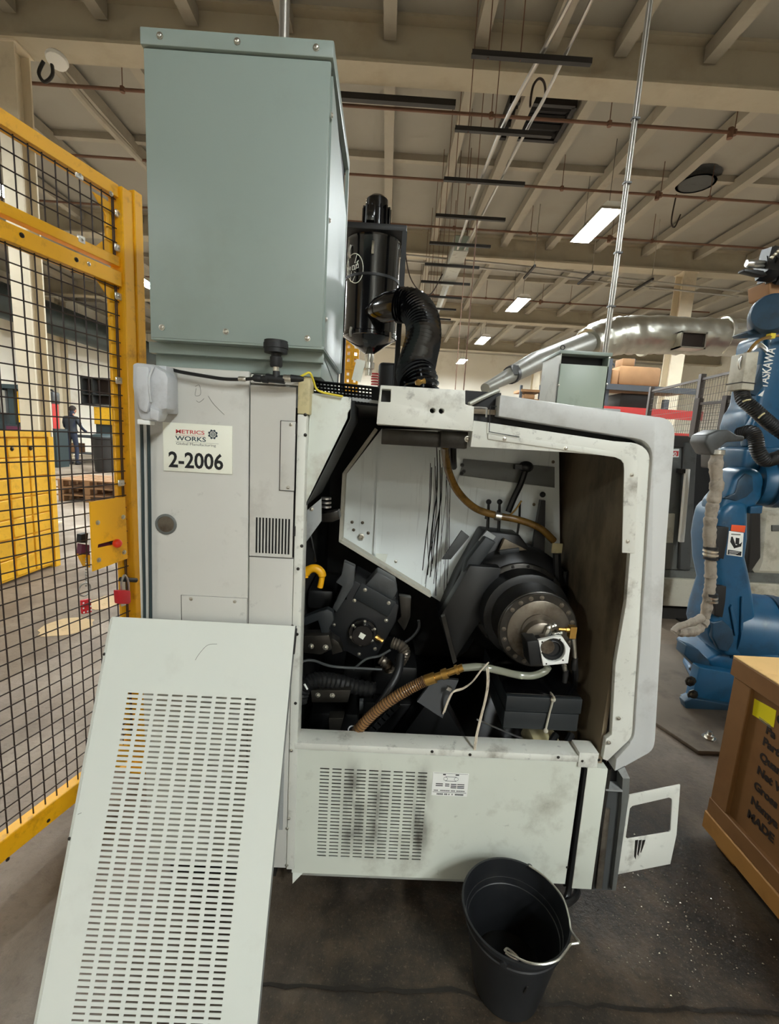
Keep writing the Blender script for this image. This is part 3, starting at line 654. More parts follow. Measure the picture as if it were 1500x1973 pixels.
# number plate
sg = rect('number_plate', (313, 813), (447, 914), D-.0035, .003, M['white_plate'], bev=.0005)
ys = D-.0036; pxm = lambda x, y: F_(x, y, ys)
zb = pxm(326, 899); text('plate_number', '2-2006', .054, (zb.x-.002, ys, zb.z), (1,0,0), (0,0,1), M['ink_black'], sg, bold=.0012, stretch=.9)
text('plate_word', 'METRICS', .0135, tuple(pxm(338, 834.5)), (1,0,0), (0,0,1), M['ink_red'], sg, bold=.0001, stretch=1.36)
text('plate_word', 'WORKS', .0155, tuple(pxm(338, 848)), (1,0,0), (0,0,1), M['ink_navy'], sg, bold=.0002, stretch=1.36)
text('plate_line', 'Global Manufacturing', .0088, tuple(pxm(339, 856.5)), (1,0,0), (0,0,1), M['ink_grey'], sg, stretch=1.3)
for x0_, x1_, yy, mm in ((338, 395, 837.5, 'ink_red'), (338, 421, 850.5, 'ink_grey')):
    p, q = pxm(x0_, yy), pxm(x1_, yy); bm = B(); box(bm, p.x, q.x, ys-.0004, ys, p.z-.0003, p.z+.0003); obj('plate_rule', bm, M[mm], sg)
c = pxm(410, 837); bm = B(); R_ = .0098
for k in range(8):
    a = 2*math.pi*k/8+.39; box(bm, c.x-.0022, c.x+.0022, ys-.0005, ys, c.z+R_*.82, c.z+R_*1.22, rot=Matrix.Rotation(a, 3, 'Y'), piv=(c.x, ys, c.z))
def annulus(bm, c, r0, r1, y, t, n=28): plate(bm, [(c.x+r1*math.cos(2*math.pi*i/n), y, c.z+r1*math.sin(2*math.pi*i/n)) for i in range(n)], [[(c.x+r0*math.cos(2*math.pi*i/n), y, c.z+r0*math.sin(2*math.pi*i/n)) for i in range(n)]], (0, t, 0))
annulus(bm, c, R_*.78, R_, ys-.0005, .0005); cyl(bm, (c.x, ys, c.z), (c.x, ys-.0004, c.z), R_*.64, seg=20); obj('plate_gear', bm, M['ink_navy'], sg)
bm = B()
for k in (-1, 0, 1): box(bm, c.x-R_*.6, c.x+R_*.6, ys-.0007, ys-.0003, c.z+k*R_*.3-.0003, c.z+k*R_*.3+.0003); box(bm, c.x+k*R_*.28-.0003, c.x+k*R_*.28+.0003, ys-.0007, ys-.0003, c.z-R_*.6, c.z+R_*.6)
obj('plate_globe_lines', bm, M['white_plate'], sg)
# --- corner post between cabinet and opening
xp = F_(574, 900).x
bxl('corner_post', (-.2215, F_(588, 900).x, D-.002, D+.05, .118, F_(580, 726).z-.09), M['rim_paint'])
bxl('post_cap', (-.2215, F_(597, 760).x, D-.003, D+.055, F_(580, 726).z-.089, F_(580, 726).z), M['cream_paint'])
for p in ((588, 799), (581, 1052), (574, 1096), (569, 1355), (588, 838), (572, 1222)): screw(F_(*p, D-.002), F, .0045, LT, M['dark_steel'])
for p in ((561, 1446), (556, 1577), (552, 1667), (553, 1596)): screw(F_(*p, D-.002), F, .005, LT, M['zinc'])
bm = B(); q = [F_(548, 1235), F_(557, 1235), F_(557, 1597), F_(548, 1597)]; box(bm, q[0].x-.004, q[1].x-.006, D-.004, D, q[3].z, q[0].z); obj('side_bar', bm, M['grey_edge'], LT)
bxl('bar_clip', (F_(564, 1215).x-.004, F_(564, 1215).x+.002, D-.012, D-.002, F_(564, 1258).z, F_(564, 1203).z), M['strut_dark'], .001)

# --- sloped cover left of the opening, with its deep folded edge
slab('sloped_cover', [(597,758),(677,766),(675,806),(590,974),(590,940)], D+.03, .012, M['panel_paint'], LT, .001)
p, q, s = F_(677,766,D+.03), F_(675,806,D+.03), F_(590,974,D+.03)
bm = B(); prism(bm, [p, q, s, s+V((-.006,0,-.004)), q+V((-.008,0,0)), p+V((-.008,0,0))], (0, .30, 0)); obj('cover_return', bm, M['dark_grey'], LT)
slab('bracket_plate', [(588,986),(619,960),(619,1004),(587,1048)], D+.07, .006, M['grey_edge'], LT, .001)
screw(F_(600, 981, D+.07), F, .006, LT, M['zinc'])
# perforated black top grille
a, b = F_(598, 731, D+.14), F_(728, 778, D+.14); bm = B()
Wg, Hg = .22, .05
ca, cb = P(596, 733, Y=D+.10), P(730, 747, Y=D+.10); u = (cb-ca).normalized(); Lg = (cb-ca).length
vv_ = V((0, .55, -.42)).normalized(); off = u.cross(vv_)*.003
slots(bm, ca, u, vv_, off, Lg, .075, [.008+.0095*i for i in range(int((Lg-.016)/.0095))], [.008+.013*j for j in range(5)], .0055, .007)
obj('top_grille', bm, M['black_matte'], LT)
slab('grille_lip', [(597,756),(728,772),(728,778),(597,761)], D+.06, .004, M['grey_edge'], LT)
# --- bracket box over the opening
slab('top_bracket', [(733,742),(896,752),(896,779),(913,783),(911,831),(725,817),(728,777)], D-.03, .10, M['rim_paint'], LT, .0015, holes=[circ((833,791), 5.2), circ((850,792), 5.2), [(735.5,749),(753,750),(752,775),(733,774)]])
rect('bracket_dark', (731, 746), (900, 800), D+.005, .02, M['ink_black'], bev=0)
slab('bracket_step', [(733,742.5),(735,742.5),(732,777),(729,777)], D-.031, .1, M['panel_paint'], LT)
bxl('under_bracket', (F_(735,830).x, F_(905,830).x, D+.04, D+.16, F_(800,860).z, F_(800,829).z), M['dark_steel'])
bxl('hose_clamp_block', (F_(850,850).x, F_(903,850).x, D+.02, D+.10, F_(850,862).z, F_(850,829).z), M['dark_steel'])
screw(F_(900, 846, D+.02), F, .008, LT, M['zinc'])
# dark gap and rails to the right of the bracket
slab('gap_backing', [(897,752),(965,757),(965,822),(897,812)], D+.03, .03, M['ink_black'], LT)
hosed('stay_rod', [F_(903,779,D+.0), F_(937,762,D+.02), F_(960,752,D+.03)], .006, M['duct_metal'], LT, n=1)
bm = B(); tube(bm, [F_(897,784,D+.005), F_(933,786,D+.005), F_(937,789,D+.005), F_(936,804,D+.005)], .0025, 6, 3); obj('bent_rod', bm, M['steel'], LT)
bm = B(); tube(bm, [F_(956,783,D-.012), F_(944,782,D-.012), F_(942,832,D-.012), F_(1000,842,D-.012)], .0012, 5, 1); obj('thin_wire', bm, M['strut_dark'], LT)
# --- inner frame of the opening
def rnd_corner(a, b, c, r, n=6):
    a, b, c = V(a+(0,)), V(b+(0,)), V(c+(0,)); p = b+(a-b).normalized()*r; q = b+(c-b).normalized()*r
    return [tuple(((1-t)**2*p+2*t*(1-t)*b+t*t*q)[:2]) for t in [i/n for i in range(n+1)]]
fr_out = [(912,810),(1182,850)] + rnd_corner((1182,848),(1254,858),(1250,1000),38) + [(1246,1000),(1232,1230)] + rnd_corner((1226,1330),(1219,1422),(1160,1468),22) + [(1170,1466),(1161,1463)]
fr_in = [(1167,1424),(1178,1416),(1185,1282),(1206,1162),(1213,1068)] + rnd_corner((1213,1000),(1214,884),(1100,866),22) + [(1100,872),(906,861)]
slab('opening_frame', fr_out+fr_in, D-.004, .016, M['rim_paint'], LT, .0012)
# screwed inner strip
slab('frame_strip', [(940,834),(1226,877),(1229,905),(1222,1066),(1198,1065),(1202,905)]+[(1201,893),(1196,886),(1185,881)]+[(1100,869),(940,846)], D-.0075, .0035, M['rim_paint'], LT, .0006)
for p in ((971,846),(1089,864),(1216,915),(1208,1043),(1191,1384),(1172,1431)): screw(F_(*p, D-.007), F, .006, LT, M['zinc'])
# outer casing shell
sh_out = [(963,761)] + [(1262,803)] + rnd_corner((1250,801),(1300,808),(1297,900),30) + [(1283,1042),(1270,1270),(1261,1425)] + rnd_corner((1261,1425),(1258,1446),(1200,1477),14) + [(1184,1487),(1187,1463)]
sh_in = [(1213,1434)] + rnd_corner((1170,1466),(1221,1424),(1226,1330),14)[1:] + [(1234,1230),(1248,1000)] + rnd_corner((1253,980),(1257,850),(1180,838),34) + [(960,802)]
bm = B(); prism(bm, px_pts(sh_out+sh_in, D-.012), (0, .05, 0)); bevel(bm, .003, 2); obj('casing_shell', bm, M['shell_paint'], LT)
bm = B(); prism(bm, px_pts(sh_out, D+.038)+px_pts(sh_in[::1], D+.038), (0, .9, 0)); obj('casing_sides', bm, M['shell_paint'], LT)
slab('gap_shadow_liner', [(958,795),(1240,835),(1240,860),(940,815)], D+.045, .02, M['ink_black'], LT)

# --- interior: liner walls, roof, tray
XL, XR, ZB, ZU, YB = -.25, .66, .33, 1.455, 1.70
prt = lambda name, vs4, off, m, **k: (lambda bm: (prism(bm, vs4, off), obj(name, bm, m, LT, **k))[1])(B())
bm = B(); p0 = [F_(1216,866,D+.02), F_(1200,1425,D+.02)]
box(bm, XR, XR+.012, D+.02, 2.1, ZB, ZU); obj('inner_side_wall', bm, M['inner_wall'], LT)
bxl('inner_roof', (-.02, XR, D+.02, YB, ZU, ZU+.012), M['inner_wall'], 0)
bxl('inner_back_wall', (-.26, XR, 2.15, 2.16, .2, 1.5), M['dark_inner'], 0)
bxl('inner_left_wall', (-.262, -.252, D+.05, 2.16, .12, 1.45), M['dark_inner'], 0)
bxl('chip_tray', (XL, XR, D+.02, 2.15, .30, .31), M['black_oily'], 0)
# white hexagonal liner and its folded rim
YH = 1.60
hexp = [(735,826),(667,914),(661,1040),(830,1148),(960,1230),(1080,1230),(1076,835)]
slab('white_liner', hexp, YH, .008, M['inner_paint'], LT)
def rimbar(name, a, b, wpx, depth):
    A, Bq = P(*a, Y=YH-depth), P(*b, Y=YH-depth); d = (Bq-A).normalized(); nrm = V((0,-1,0)).cross(d)*wpx
    bm = B(); prism(bm, [A, Bq, Bq+nrm, A+nrm], (0, depth, 0)); bevel(bm, .001, 1); return obj(name, bm, M['machine_white'], LT)
for (a, b) in (((722,824),(659,912)), ((659,912),(652,1044)), ((652,1044),(828,1152))): rimbar('liner_rim', a, b, .012, .05)
slab('liner_fold', [(736,836),(730,836),(719,1066),(724,1069)], YH-.012, .012, M['inner_paint'], LT)
p = P(695, 1034, Y=YH); bm = B(); lathe(bm, p, F, [(0,.013),(.006,.013),(.007,.009),(.002,.006)], 6); obj('hex_fitting', bm, M['zinc'], LT)
for q_ in ((698,1007),(681,1021),(709,1027),(678,1006)): screw(P(*q_, Y=YH), F, .006, LT, M['oily_steel'])
for q_ in ((762,1082),(748,847),(764,1103)): screw(P(*q_, Y=YH), F, .006, LT, M['zinc'])
slab('liner_patch', [(724,1066),(747,1068),(742,1084),(722,1076)], YH-.002, .002, M['panel_paint'], LT)
# black oil runs down the liner: raised dribbles of old coolant
rq = random.Random(11); bm = B()
for k in range(17):
    x = 838+rq.uniform(-10, 34) - 0; yt = rq.uniform(850, 930); xb = x-rq.uniform(2, 22); yb_ = rq.uniform(1080, 1150)
    tube(bm, [P(x, yt, Y=YH-.0006), P(x+rq.uniform(-3,2), (yt*2+yb_)/3, Y=YH-.0006), P((x+xb)/2+rq.uniform(-4,3), (yt+2*yb_)/3, Y=YH-.0006), P(xb, yb_, Y=YH-.0006)], rq.uniform(.0005, .0017), 5, 4)
o = obj('oil_runs', bm, M['black_oily'], LT); o['kind'] = 'stuff'
# recessed tray of the back wall
slab('recess_panel', [(893,884),(1068,900),(1068,940),(885,916)], YH-.006, .006, M['grey_machine'], LT)
slab('recess_lip', [(884,916),(1068,940),(1068,955),(880,934)], YH-.012, .012, M['inner_paint'], LT)
for q_ in ((890,896),(893,908),(889,912)): screw(P(*q_, Y=YH-.008), F, .007, LT, M['black_oily'])
# upper right brown zone of the liner with holes
for q_ in ((1037,908),(1047,912),(1065,890),(1028,972)): screw(P(*q_, Y=YH), F, .006, LT, M['inner_wall'])

# --- spindle drive
ax = V((.484, 0, .842)); at = lambda y: V((ax.x, y, ax.z))
bm = B(); lathe(bm, at(1.62), F, [(0,.20),(.10,.20),(.105,.19),(.12,.175),(.13,.14),(.24,.14),(.245,.125)], 40); obj('motor_drum', bm, M['black_oily'], LT)
bm = B(); lathe(bm, at(1.47), F, [(0,.155),(.012,.155),(.015,.15)], 40); fl = obj('drum_flange', bm, M['dark_steel'], LT)
for k in range(18):
    a = 2*math.pi*k/18+.1; screw(at(1.455)+V((.147*math.cos(a), 0, .147*math.sin(a))), F, .006, fl, M['strut_dark'], 'bolt')
bm = B(); lathe(bm, at(1.46), F, [(0,.122),(.06,.122),(.07,.112),(.085,.112),(.09,.108)], 40); obj('drum_neck', bm, M['dark_steel'], LT)
bm = B(); lathe(bm, at(1.375), F, [(0,.117),(.08,.117),(.083,.119),(.095,.119),(.097,.116)], 48); obj('chuck_cylinder', bm, M['dark_steel'], LT)
bm = B(); lathe(bm, at(1.279), F, [(0,.1165),(.004,.1165),(.006,.114),(.006,.02)], 48); ep = obj('end_plate', bm, M['dark_steel'], LT)
bm = B(); lathe(bm, at(1.2735), F, [(0,.0935),(.003,.0935),(.004,.092),(.004,.054),(.008,.053),(.008,.02)], 48); obj('end_face', bm, M['oily_steel'], ep)
for k in range(20):
    if k in (4, 9, 15): continue
    a = 2*math.pi*k/20; bm = None; screw(at(1.2725)+V((.103*math.cos(a), 0, .103*math.sin(a))), F, .0072, ep, M['oily_steel'], 'bolt', h=.003)
bm = B(); lathe(bm, at(1.27)+V((0,0,-.012)), F, [(0,.05),(.03,.05),(.034,.044),(.034,.02),(.08,.02)], 24); obj('rotary_union', bm, M['oily_steel'], LT)
# belt guard: tilted dark housing left of the drum
bm = B(); prism(bm, px_pts([(930,1022),(1000,1030),(1060,1110),(975,1120),(935,1200),(900,1255),(872,1275),(846,1190),(880,1110)], 1.52), (0, .12, 0)); bevel(bm, .006, 2); obj('belt_guard', bm, M['black_oily'], LT)
slab('guard_cover', [(848,1188),(905,1090),(965,1095),(948,1160),(872,1278)], 1.44, .05, M['black_oily'], LT, .003)
slab('guard_edge', [(850,1190),(873,1280),(880,1274),(857,1186)], 1.42, .02, M['dark_steel'], LT)
slab('guard_flap', [(889,1022),(904,1034),(868,1078),(851,1078)], 1.5, .01, M['dark_grey'], LT, .001)
slab('guard_flap', [(938,1022),(955,1034),(936,1058),(922,1042)], 1.49, .012, M['grey_edge'], LT, .001)
slab('guard_wedge', [(972,1038),(1015,1060),(960,1064)], 1.49, .02, M['inner_wall'], LT, .001)
slab('guard_tab', [(961,1061),(1000,1056),(1000,1064),(964,1069)], 1.44, .01, M['slate'], LT, .001)
bm = B(); prism(bm, px_pts([(955,1045),(920,1095),(905,1140),(880,1150),(900,1080),(935,1035)], 1.46), (0,.05,0)); bevel(bm, .004); obj('guard_rib', bm, M['slate'], LT)
# levers with ball knobs and the valve behind the spindle
for (x, y0, y1) in ((941,967,1018),(962,967,1026)):
    r_ = bm = B(); a, b = P(x, y0, Y=1.55), P(x-2, y1, Y=1.55); cyl(bm, b, a, .006, .0045, 8); cyl(bm, a+V((0,0,-.06)), a+V((0,0,-.03)), .009, .006, 8); lv = obj('lever', bm, M['black_oily'], LT)
    bm = B(); ball(bm, a, .0095); obj('ball_knob', bm, M['black_matte'], lv)
a, b = P(1045, 953, Y=1.55), P(1032, 1085, Y=1.55); bm = B(); prism(bm, [b+V((-.02,0,0)), b+V((.03,0,0)), a+V((.012,0,-.02)), a+V((-.004,0,-.02))], (0,.02,0)); pl = obj('lever_plate', bm, M['black_oily'], LT)
bm = B(); ball(bm, a, .01); obj('ball_knob', bm, M['black_matte'], pl)
a = P(1012, 905, Y=1.56); bm = B(); tube(bm, [a, a+V((-.012,0,-.05)), a+V((-.03,0,-.10)), a+V((-.045,0,-.15))], .011, 8); ball(bm, a+V((.0,0,.01)), .022, sc=(1.2,.8,.9)); box(bm, a.x-.04, a.x+.02, a.y-.012, a.y+.012, a.z+.0, a.z+.016); obj('bracket_arm', bm, M['black_oily'], LT)
hosed('thin_line', [P(1004,965,Y=1.54), P(990,985,Y=1.53), P(970,1000,Y=1.52), P(962,995,Y=1.52)], .003, M['brass'], LT)
hosed('thin_line', [P(1001,970,Y=1.54), P(1000,1000,Y=1.55), P(996,1030,Y=1.55)], .004, M['black_oily'], LT)
hosed('coolant_hose', [P(857,858,Y=1.30), P(858,880,Y=1.36), P(866,915,Y=1.43), P(884,950,Y=1.48), P(915,979,Y=1.51), P(955,993,Y=1.52), P(1000,1002,Y=1.52), P(1040,1018,Y=1.52), P(1066,1042,Y=1.53)], .0125, M['hose_amber'], LT, 10, label='amber coolant hose')
hosed('coolant_hose', [P(872,858,Y=1.33), P(873,885,Y=1.40), P(874,900,Y=1.45)], .010, M['dark_steel'], LT, 8)
bm = B(); a = P(960, 994, Y=1.51); lathe(bm, a+V((-.012,0,0)), (1,0,-.15), [(0,.0145),(.02,.0145)], 12); obj('hose_band', bm, M['zinc'], LT)
bxl('tag_plate', (P(1064,1048,Y=1.5).x, P(1084,1048,Y=1.5).x, 1.5, 1.505, P(1070,1066,Y=1.5).z, P(1070,1047,Y=1.5).z), M['cream_paint'], .001)
hosed('drain_hose', [P(1072,1066,Y=1.5), P(1073,1120,Y=1.5), P(1072,1190,Y=1.5)], .014, M['black_rubber'], LT)
hosed('drain_hose', [P(1088,1100,Y=1.52), P(1085,1150,Y=1.52), P(1080,1220,Y=1.52)], .012, M['black_rubber'], LT)

# --- sensor block on the rotary union
Ys = 1.19
R15 = lambda c, pts: pts
sq = [(1037,1233),(1080,1224),(1098,1250),(1094,1266),(1088,1279),(1048,1284)]
slab('sensor_ring', [(1037,1234),(1074,1226),(1083,1227),(1098,1249),(1094,1278),(1046,1283)], Ys, .012, M['white_print'], LT, .001, holes=[circ((1066,1253), 23)])
sb_ = slab('sensor_body', [(1037,1234),(1083,1227),(1098,1250),(1093,1277),(1046,1283)], Ys+.012, .05, M['black_matte'], LT, .001)
c = P(1063, 1250, Y=Ys+.01); bm = B(); lathe(bm, (c.x, Ys+.012, c.z), F, [(0,.026),(.004,.026),(.006,.023),(.001,.020),(.0012,.003),(.004,.002)], 24); obj('sensor_lens', bm, M['black_matte'], sb_)
for q_ in ((1044,1237),(1078,1232),(1044,1258),(1084,1272),(1052,1279)): screw(P(*q_, Y=Ys), F, .0025, LT, M['dark_steel'])
slab('sensor_cube', [(1015,1236),(1037,1234),(1042,1281),(1021,1284)], Ys-.002, .06, M['black_matte'], LT, .003)
bm = B()
for (x, y) in ((1049,1226),(1060,1208),(1071,1222)):
    a = P(x, y, Y=1.23); lathe(bm, a+V((-.012,0,-.004)), (1,.1,.35), [(0,.007),(.004,.009),(.010,.009),(.011,.006),(.022,.006),(.023,.008),(.03,.007)], 8)
lathe(bm, P(1055,1215,Y=1.23), (.3,0,1), [(-.02,.008),(.0,.011),(.01,.008),(.02,.006)], 8); obj('pipe_fitting', bm, M['zinc'], LT)
bm = B(); lathe(bm, P(1075,1212,Y=1.22), (1,0,0), [(0,.005),(.02,.005),(.021,.008),(.032,.008)], 8); box(bm, P(1096,1212,Y=1.22).x, P(1108,1212,Y=1.22).x, 1.21, 1.23, P(1100,1228,Y=1.22).z, P(1100,1206,Y=1.22).z); obj('brass_elbow', bm, M['brass'], LT)
for (x, y0, y1) in ((1104,1230,1272),(1086,1282,1296)):
    a, b = P(x, y0, Y=1.22), P(x+3, y1, Y=1.22); bm = B(); cyl(bm, a, b, .0075, .006, 10); ft = obj('hose_tail', bm, M['zinc'], LT)
    bm = B(); lathe(bm, b, (0,0,-1), [(-.008,.008),(-.004,.008),(0,.0075),(.003,.0085),(.007,.0085),(.03,.007)], 10); obj('hose_end', bm, M['black_rubber'], ft)
hosed('drain_hose', [P(1106,1275,Y=1.23), P(1108,1300,Y=1.25), P(1106,1330,Y=1.32), P(1100,1380,Y=1.4)], .009, M['black_rubber'], LT)

# --- hoses across the opening
hp = [P(1056,1284,Y=1.21), P(1048,1294,Y=1.21), P(1025,1302,Y=1.20), P(995,1300,Y=1.20), P(960,1292,Y=1.19), P(925,1285,Y=1.19), P(890,1287,Y=1.19)]
hosed('clear_hose', hp, .0105, M['hose_clear'], LT, 10, label='clear plastic hose')
bm = B(); a, b = P(892,1286,Y=1.19), P(818,1312,Y=1.20); d = (b-a); L_ = d.length
lathe(bm, a, d, [(0,.011),(L_*.12,.011),(L_*.13,.014),(L_*.2,.014),(L_*.21,.010),(L_*.4,.010),(L_*.41,.015),(L_*.55,.015),(L_*.56,.011),(L_*.72,.011),(L_*.73,.016),(L_*.98,.016),(L_,.012)], 10); obj('hose_coupling', bm, M['brass'], LT)
bp_ = [P(818,1312,Y=1.20), P(790,1326,Y=1.20), P(755,1347,Y=1.20), P(720,1374,Y=1.21), P(690,1405,Y=1.22), P(662,1440,Y=1.26)]
hosed('braided_hose', bp_, lambda f, i: .0145+.0016*(i % 2), M['hose_brown'], LT, 12, 16, label='brown ribbed hose')
qq = smooth_path(bp_, 16); bm = B()
for i in range(2, len(qq)-2, 2):
    d = (qq[i+1]-qq[i-1]).normalized(); u, v = frame_of(d)
    tube(bm, [qq[i]+.0158*(math.cos(t)*u+math.sin(t)*v) for t in [2*math.pi*k/12 for k in range(12)]], .0011, 4, 1, closed=True)
o = obj('hose_ribs', bm, M['ink_brown'], LT); o['kind'] = 'stuff'
bm = B(); c = P(682, 1411, Y=1.22); d = (bp_[-1]-bp_[-3]).normalized(); u, v = frame_of(d); tube(bm, [c+.02*(math.cos(t)*u+math.sin(t)*v) for t in [2*math.pi*i/16 for i in range(16)]], .0022, 6, 1, closed=True); obj('cable_tie', bm, M['plastic_grey'], LT)
hosed('black_hose', [P(772,1262,Y=1.34), P(766,1295,Y=1.30), P(748,1330,Y=1.27), P(722,1368,Y=1.26), P(690,1402,Y=1.26), P(650,1440,Y=1.28)], .013, M['black_rubber'], LT, 10)
# dark square plate with its clip, wires
bm = B(); q = [P(837,1307,Y=1.24), P(883,1311,Y=1.24), P(852,1384,Y=1.20), P(803,1352,Y=1.20)]; prism(bm, q, (0,.006,.003)); obj('dark_plate', bm, M['black_matte'], LT)
bm = B(); a = P(864,1324,Y=1.21); box(bm, a.x-.007, a.x+.007, a.y-.012, a.y, a.z-.005, a.z+.005, rot=Matrix.Rotation(.4,3,'Y')); obj('wire_clip', bm, M['zinc'], LT)
for k in (0, 1):
    s = V((.004*k, 0, .005*k))
    hosed('white_wire', [P(938,1279,Y=1.17)+s, P(925,1293,Y=1.17)+s, P(908,1315,Y=1.18)+s, P(890,1328,Y=1.19)+s, P(872,1334,Y=1.19)+s, P(862,1350,Y=1.19)+s, P(853,1375,Y=1.2)+s], .0021, M['wire_white'], LT)
    hosed('white_wire', [P(937,1288,Y=1.18)+s, P(938,1315,Y=1.18)+s, P(934,1345,Y=1.18)+s, P(924,1385,Y=1.17)+s, P(916,1420,Y=1.16)+s, P(912,1448,Y=1.15)+s], .0021, M['wire_white'], LT)
# black coolant box on the right, with strap
p, q = P(976,1341,Y=1.20), P(1112,1411,Y=1.20); zt, zm = p.z, P(1040,1374,Y=1.2).z
bxl('tank_upper', (p.x, q.x+.003, 1.20, 1.50, zm+.0015, zt), M['slate'], .003)
bxl('tank_lower', (p.x-.001, q.x, 1.203, 1.48, q.z, zm-.0015), M['slate'], .003)
bxl('tank_lid', (p.x+.002, q.x, 1.21, 1.49, zt, zt+.004), M['black_gloss'], .001)
x = P(1058,1376,Y=1.2).x; bm = B(); tube(bm, [P(1035,1312,Y=1.40)+V((0,0,.004)), V((x+.003, 1.205, zt+.008)), V((x+.004, 1.197, zt-.002)), V((x-.002, 1.197, zm)), P(1050,1410,Y=1.197)], .0032, 6, 2); ball(bm, (x+.004, 1.196, zt-.002), .007); ball(bm, P(1051,1408,Y=1.197), .007); obj('strap_rod', bm, M['machine_white'], LT)
bm = B(); box(bm, -.1, .1, 0, .05, 0, .012); bm.free()
hosed('drain_hose', [P(1070,1416,Y=1.25), P(1058,1436,Y=1.22), P(1040,1460,Y=1.2)], .011, M['black_rubber'], LT)
hosed('drain_hose', [P(1100,1416,Y=1.25), P(1090,1436,Y=1.22), P(1075,1462,Y=1.2)], .011, M['black_rubber'], LT)
bm = B(); prism(bm, px_pts([(1022,1462),(1035,1440),(1050,1444),(1060,1432),(1085,1440),(1096,1466)], 1.21), (0,.12,0)); bevel(bm, .008, 2); obj('cream_sump', bm, M['cream_paint'], LT)
hosed('steel_line', [P(918,1386,Y=1.3), P(950,1400,Y=1.3), P(985,1415,Y=1.3), P(1010,1424,Y=1.3)], .003, M['steel'], LT)
slab('tray_ramp', [(1105,1400),(1175,1455),(1165,1462),(1095,1415)], 1.3, .1, M['inner_wall'], LT)

# --- left mechanisms: tool drive motor, arms, blocks, chains
YM = 1.42
rotm = lambda c, pts, a: [(c[0]+x*math.cos(a)-y*math.sin(a), c[1]+x*math.sin(a)+y*math.cos(a)) for x, y in pts]
mc = (702, 1200); A_ = math.radians(29)
slab('servo_motor', rotm(mc, [(-58,-62),(42,-62),(52,-30),(52,48),(36,66),(-44,66),(-62,40)], A_), YM, .18, M['black_matte'], LT, .006)
slab('servo_plate', rotm(mc, [(-42,-64),(34,-64),(34,-32),(-42,-32)], A_), YM-.008, .008, M['slate'], LT, .0015)
slab('servo_connector', rotm(mc, [(-26,-98),(14,-98),(26,-84),(26,-64),(-34,-64)], A_), YM+.01, .06, M['dark_grey'], LT, .004)
slab('servo_ear', rotm(mc, [(-72,-42),(-50,-62),(-50,-22),(-66,-12)], A_), YM, .04, M['slate'], LT, .002)
for i, q_ in enumerate(rotm(mc, [(-30,-56),(22,-56),(-38,-28),(34,-24),(42,34),(-50,32),(20,58),(-30,60)], A_)): screw(P(*q_, Y=YM-.009 if i < 2 else YM), F, .0065, LT, M['zinc'])
c = P(699, 1216, Y=YM); bm = B(); lathe(bm, c, F, [(0,.047),(.014,.047),(.016,.045),(.016,.036),(.034,.035),(.036,.033)], 28); cap = obj('encoder_cap', bm, M['black_gloss'], LT)
for k in range(6):
    a = k*math.pi/3+.4; screw(c+V((.041*math.cos(a), -.016, .041*math.sin(a))), F, .005, cap, M['zinc'])
bm = B(); prism(bm, [c+V((x, -.037, z)) for x, z in ((-.013,-.004),(.002,-.013),(.011,.003),(-.006,.012))], (0,.0008,0)); obj('sticker', bm, M['white_plate'], cap)
bm = B(); lathe(bm, P(722,1226,Y=YM-.01), (1,0,-.6), [(0,.008),(.01,.01),(.02,.007),(.03,.009)], 8); obj('brass_fitting', bm, M['brass'], LT)
bm = B(); tube(bm, [P(755,1238,Y=1.38), P(772,1245,Y=1.37), P(779,1258,Y=1.37), P(770,1276,Y=1.38)], lambda f, i: .016+.0035*(i % 2), 10, 8); obj('cable_gland', bm, M['oily_steel'], LT)
bm = B(); tube(bm, [P(733,1270,Y=1.40), P(745,1280,Y=1.39), P(750,1290,Y=1.40)], lambda f, i: .015+.003*(i % 2), 10, 6); obj('cable_gland', bm, M['oily_steel'], LT)
slab('grey_arm', [(662,1082),(684,1092),(681,1128),(648,1180),(640,1172),(659,1130),(646,1122),(657,1108)], 1.40, .03, M['dark_grey'], LT, .003)
slab('grey_arm', [(768,1148),(792,1152),(790,1190),(782,1210),(778,1216),(765,1196),(772,1188)], 1.46, .03, M['dark_steel'], LT, .003)
slab('hook_arm', [(580,1192),(616,1178),(630,1174),(641,1180),(643,1196),(634,1210),(634,1226),(621,1226),(612,1196),(582,1208)], 1.33, .03, M['slate'], LT, .003)
o = slab('bolt_bar', [(583,1226),(634,1224),(640,1250),(618,1262),(583,1258)], 1.31, .05, M['dark_steel'], LT, .003)
for q_ in ((599,1245),(627,1247)): screw(P(*q_, Y=1.31), F, .009, o, M['zinc'], 'bolt')
slab('bolt_bar', [(634,1226),(652,1238),(660,1256),(640,1262)], 1.34, .04, M['dark_steel'], LT, .002)
bm = B(); tube(bm, [P(604+16*math.cos(t), 1110-15*math.sin(t)+(12 if t < -.3 else 0), Y=1.33) for t in (-.7, -.1, .5, 1.1, 1.6, 2.2, 2.8, 3.3)], lambda f, i: .013 if .15 < f < .9 else .009, 10, 5); obj('yellow_hook', bm, M['yellow_paint'], LT, label='yellow painted hook')
hosed('cable', [P(598,1030,Y=1.3), P(604,1060,Y=1.3), P(608,1082,Y=1.32)], .003, M['black_rubber'], LT)
for k, (x, y) in enumerate(((628,962),(628,970),(628,978))): bm = B(); lathe(bm, P(x, y, Y=1.4), (0,0,1), [(0,.016),(.006,.016)], 14); obj('spring_coil', bm, M['steel'], LT)
slab('motor_block', [(620,990),(650,985),(654,1000),(640,1006),(620,1006)], 1.42, .06, M['dark_steel'], LT, .002)
hosed('cable', [P(570,1285,Y=1.22), P(585,1274,Y=1.24), P(605,1273,Y=1.26), P(640,1284,Y=1.3), P(700,1288,Y=1.34), P(735,1290,Y=1.36)], .004, M['dark_grey'], LT)
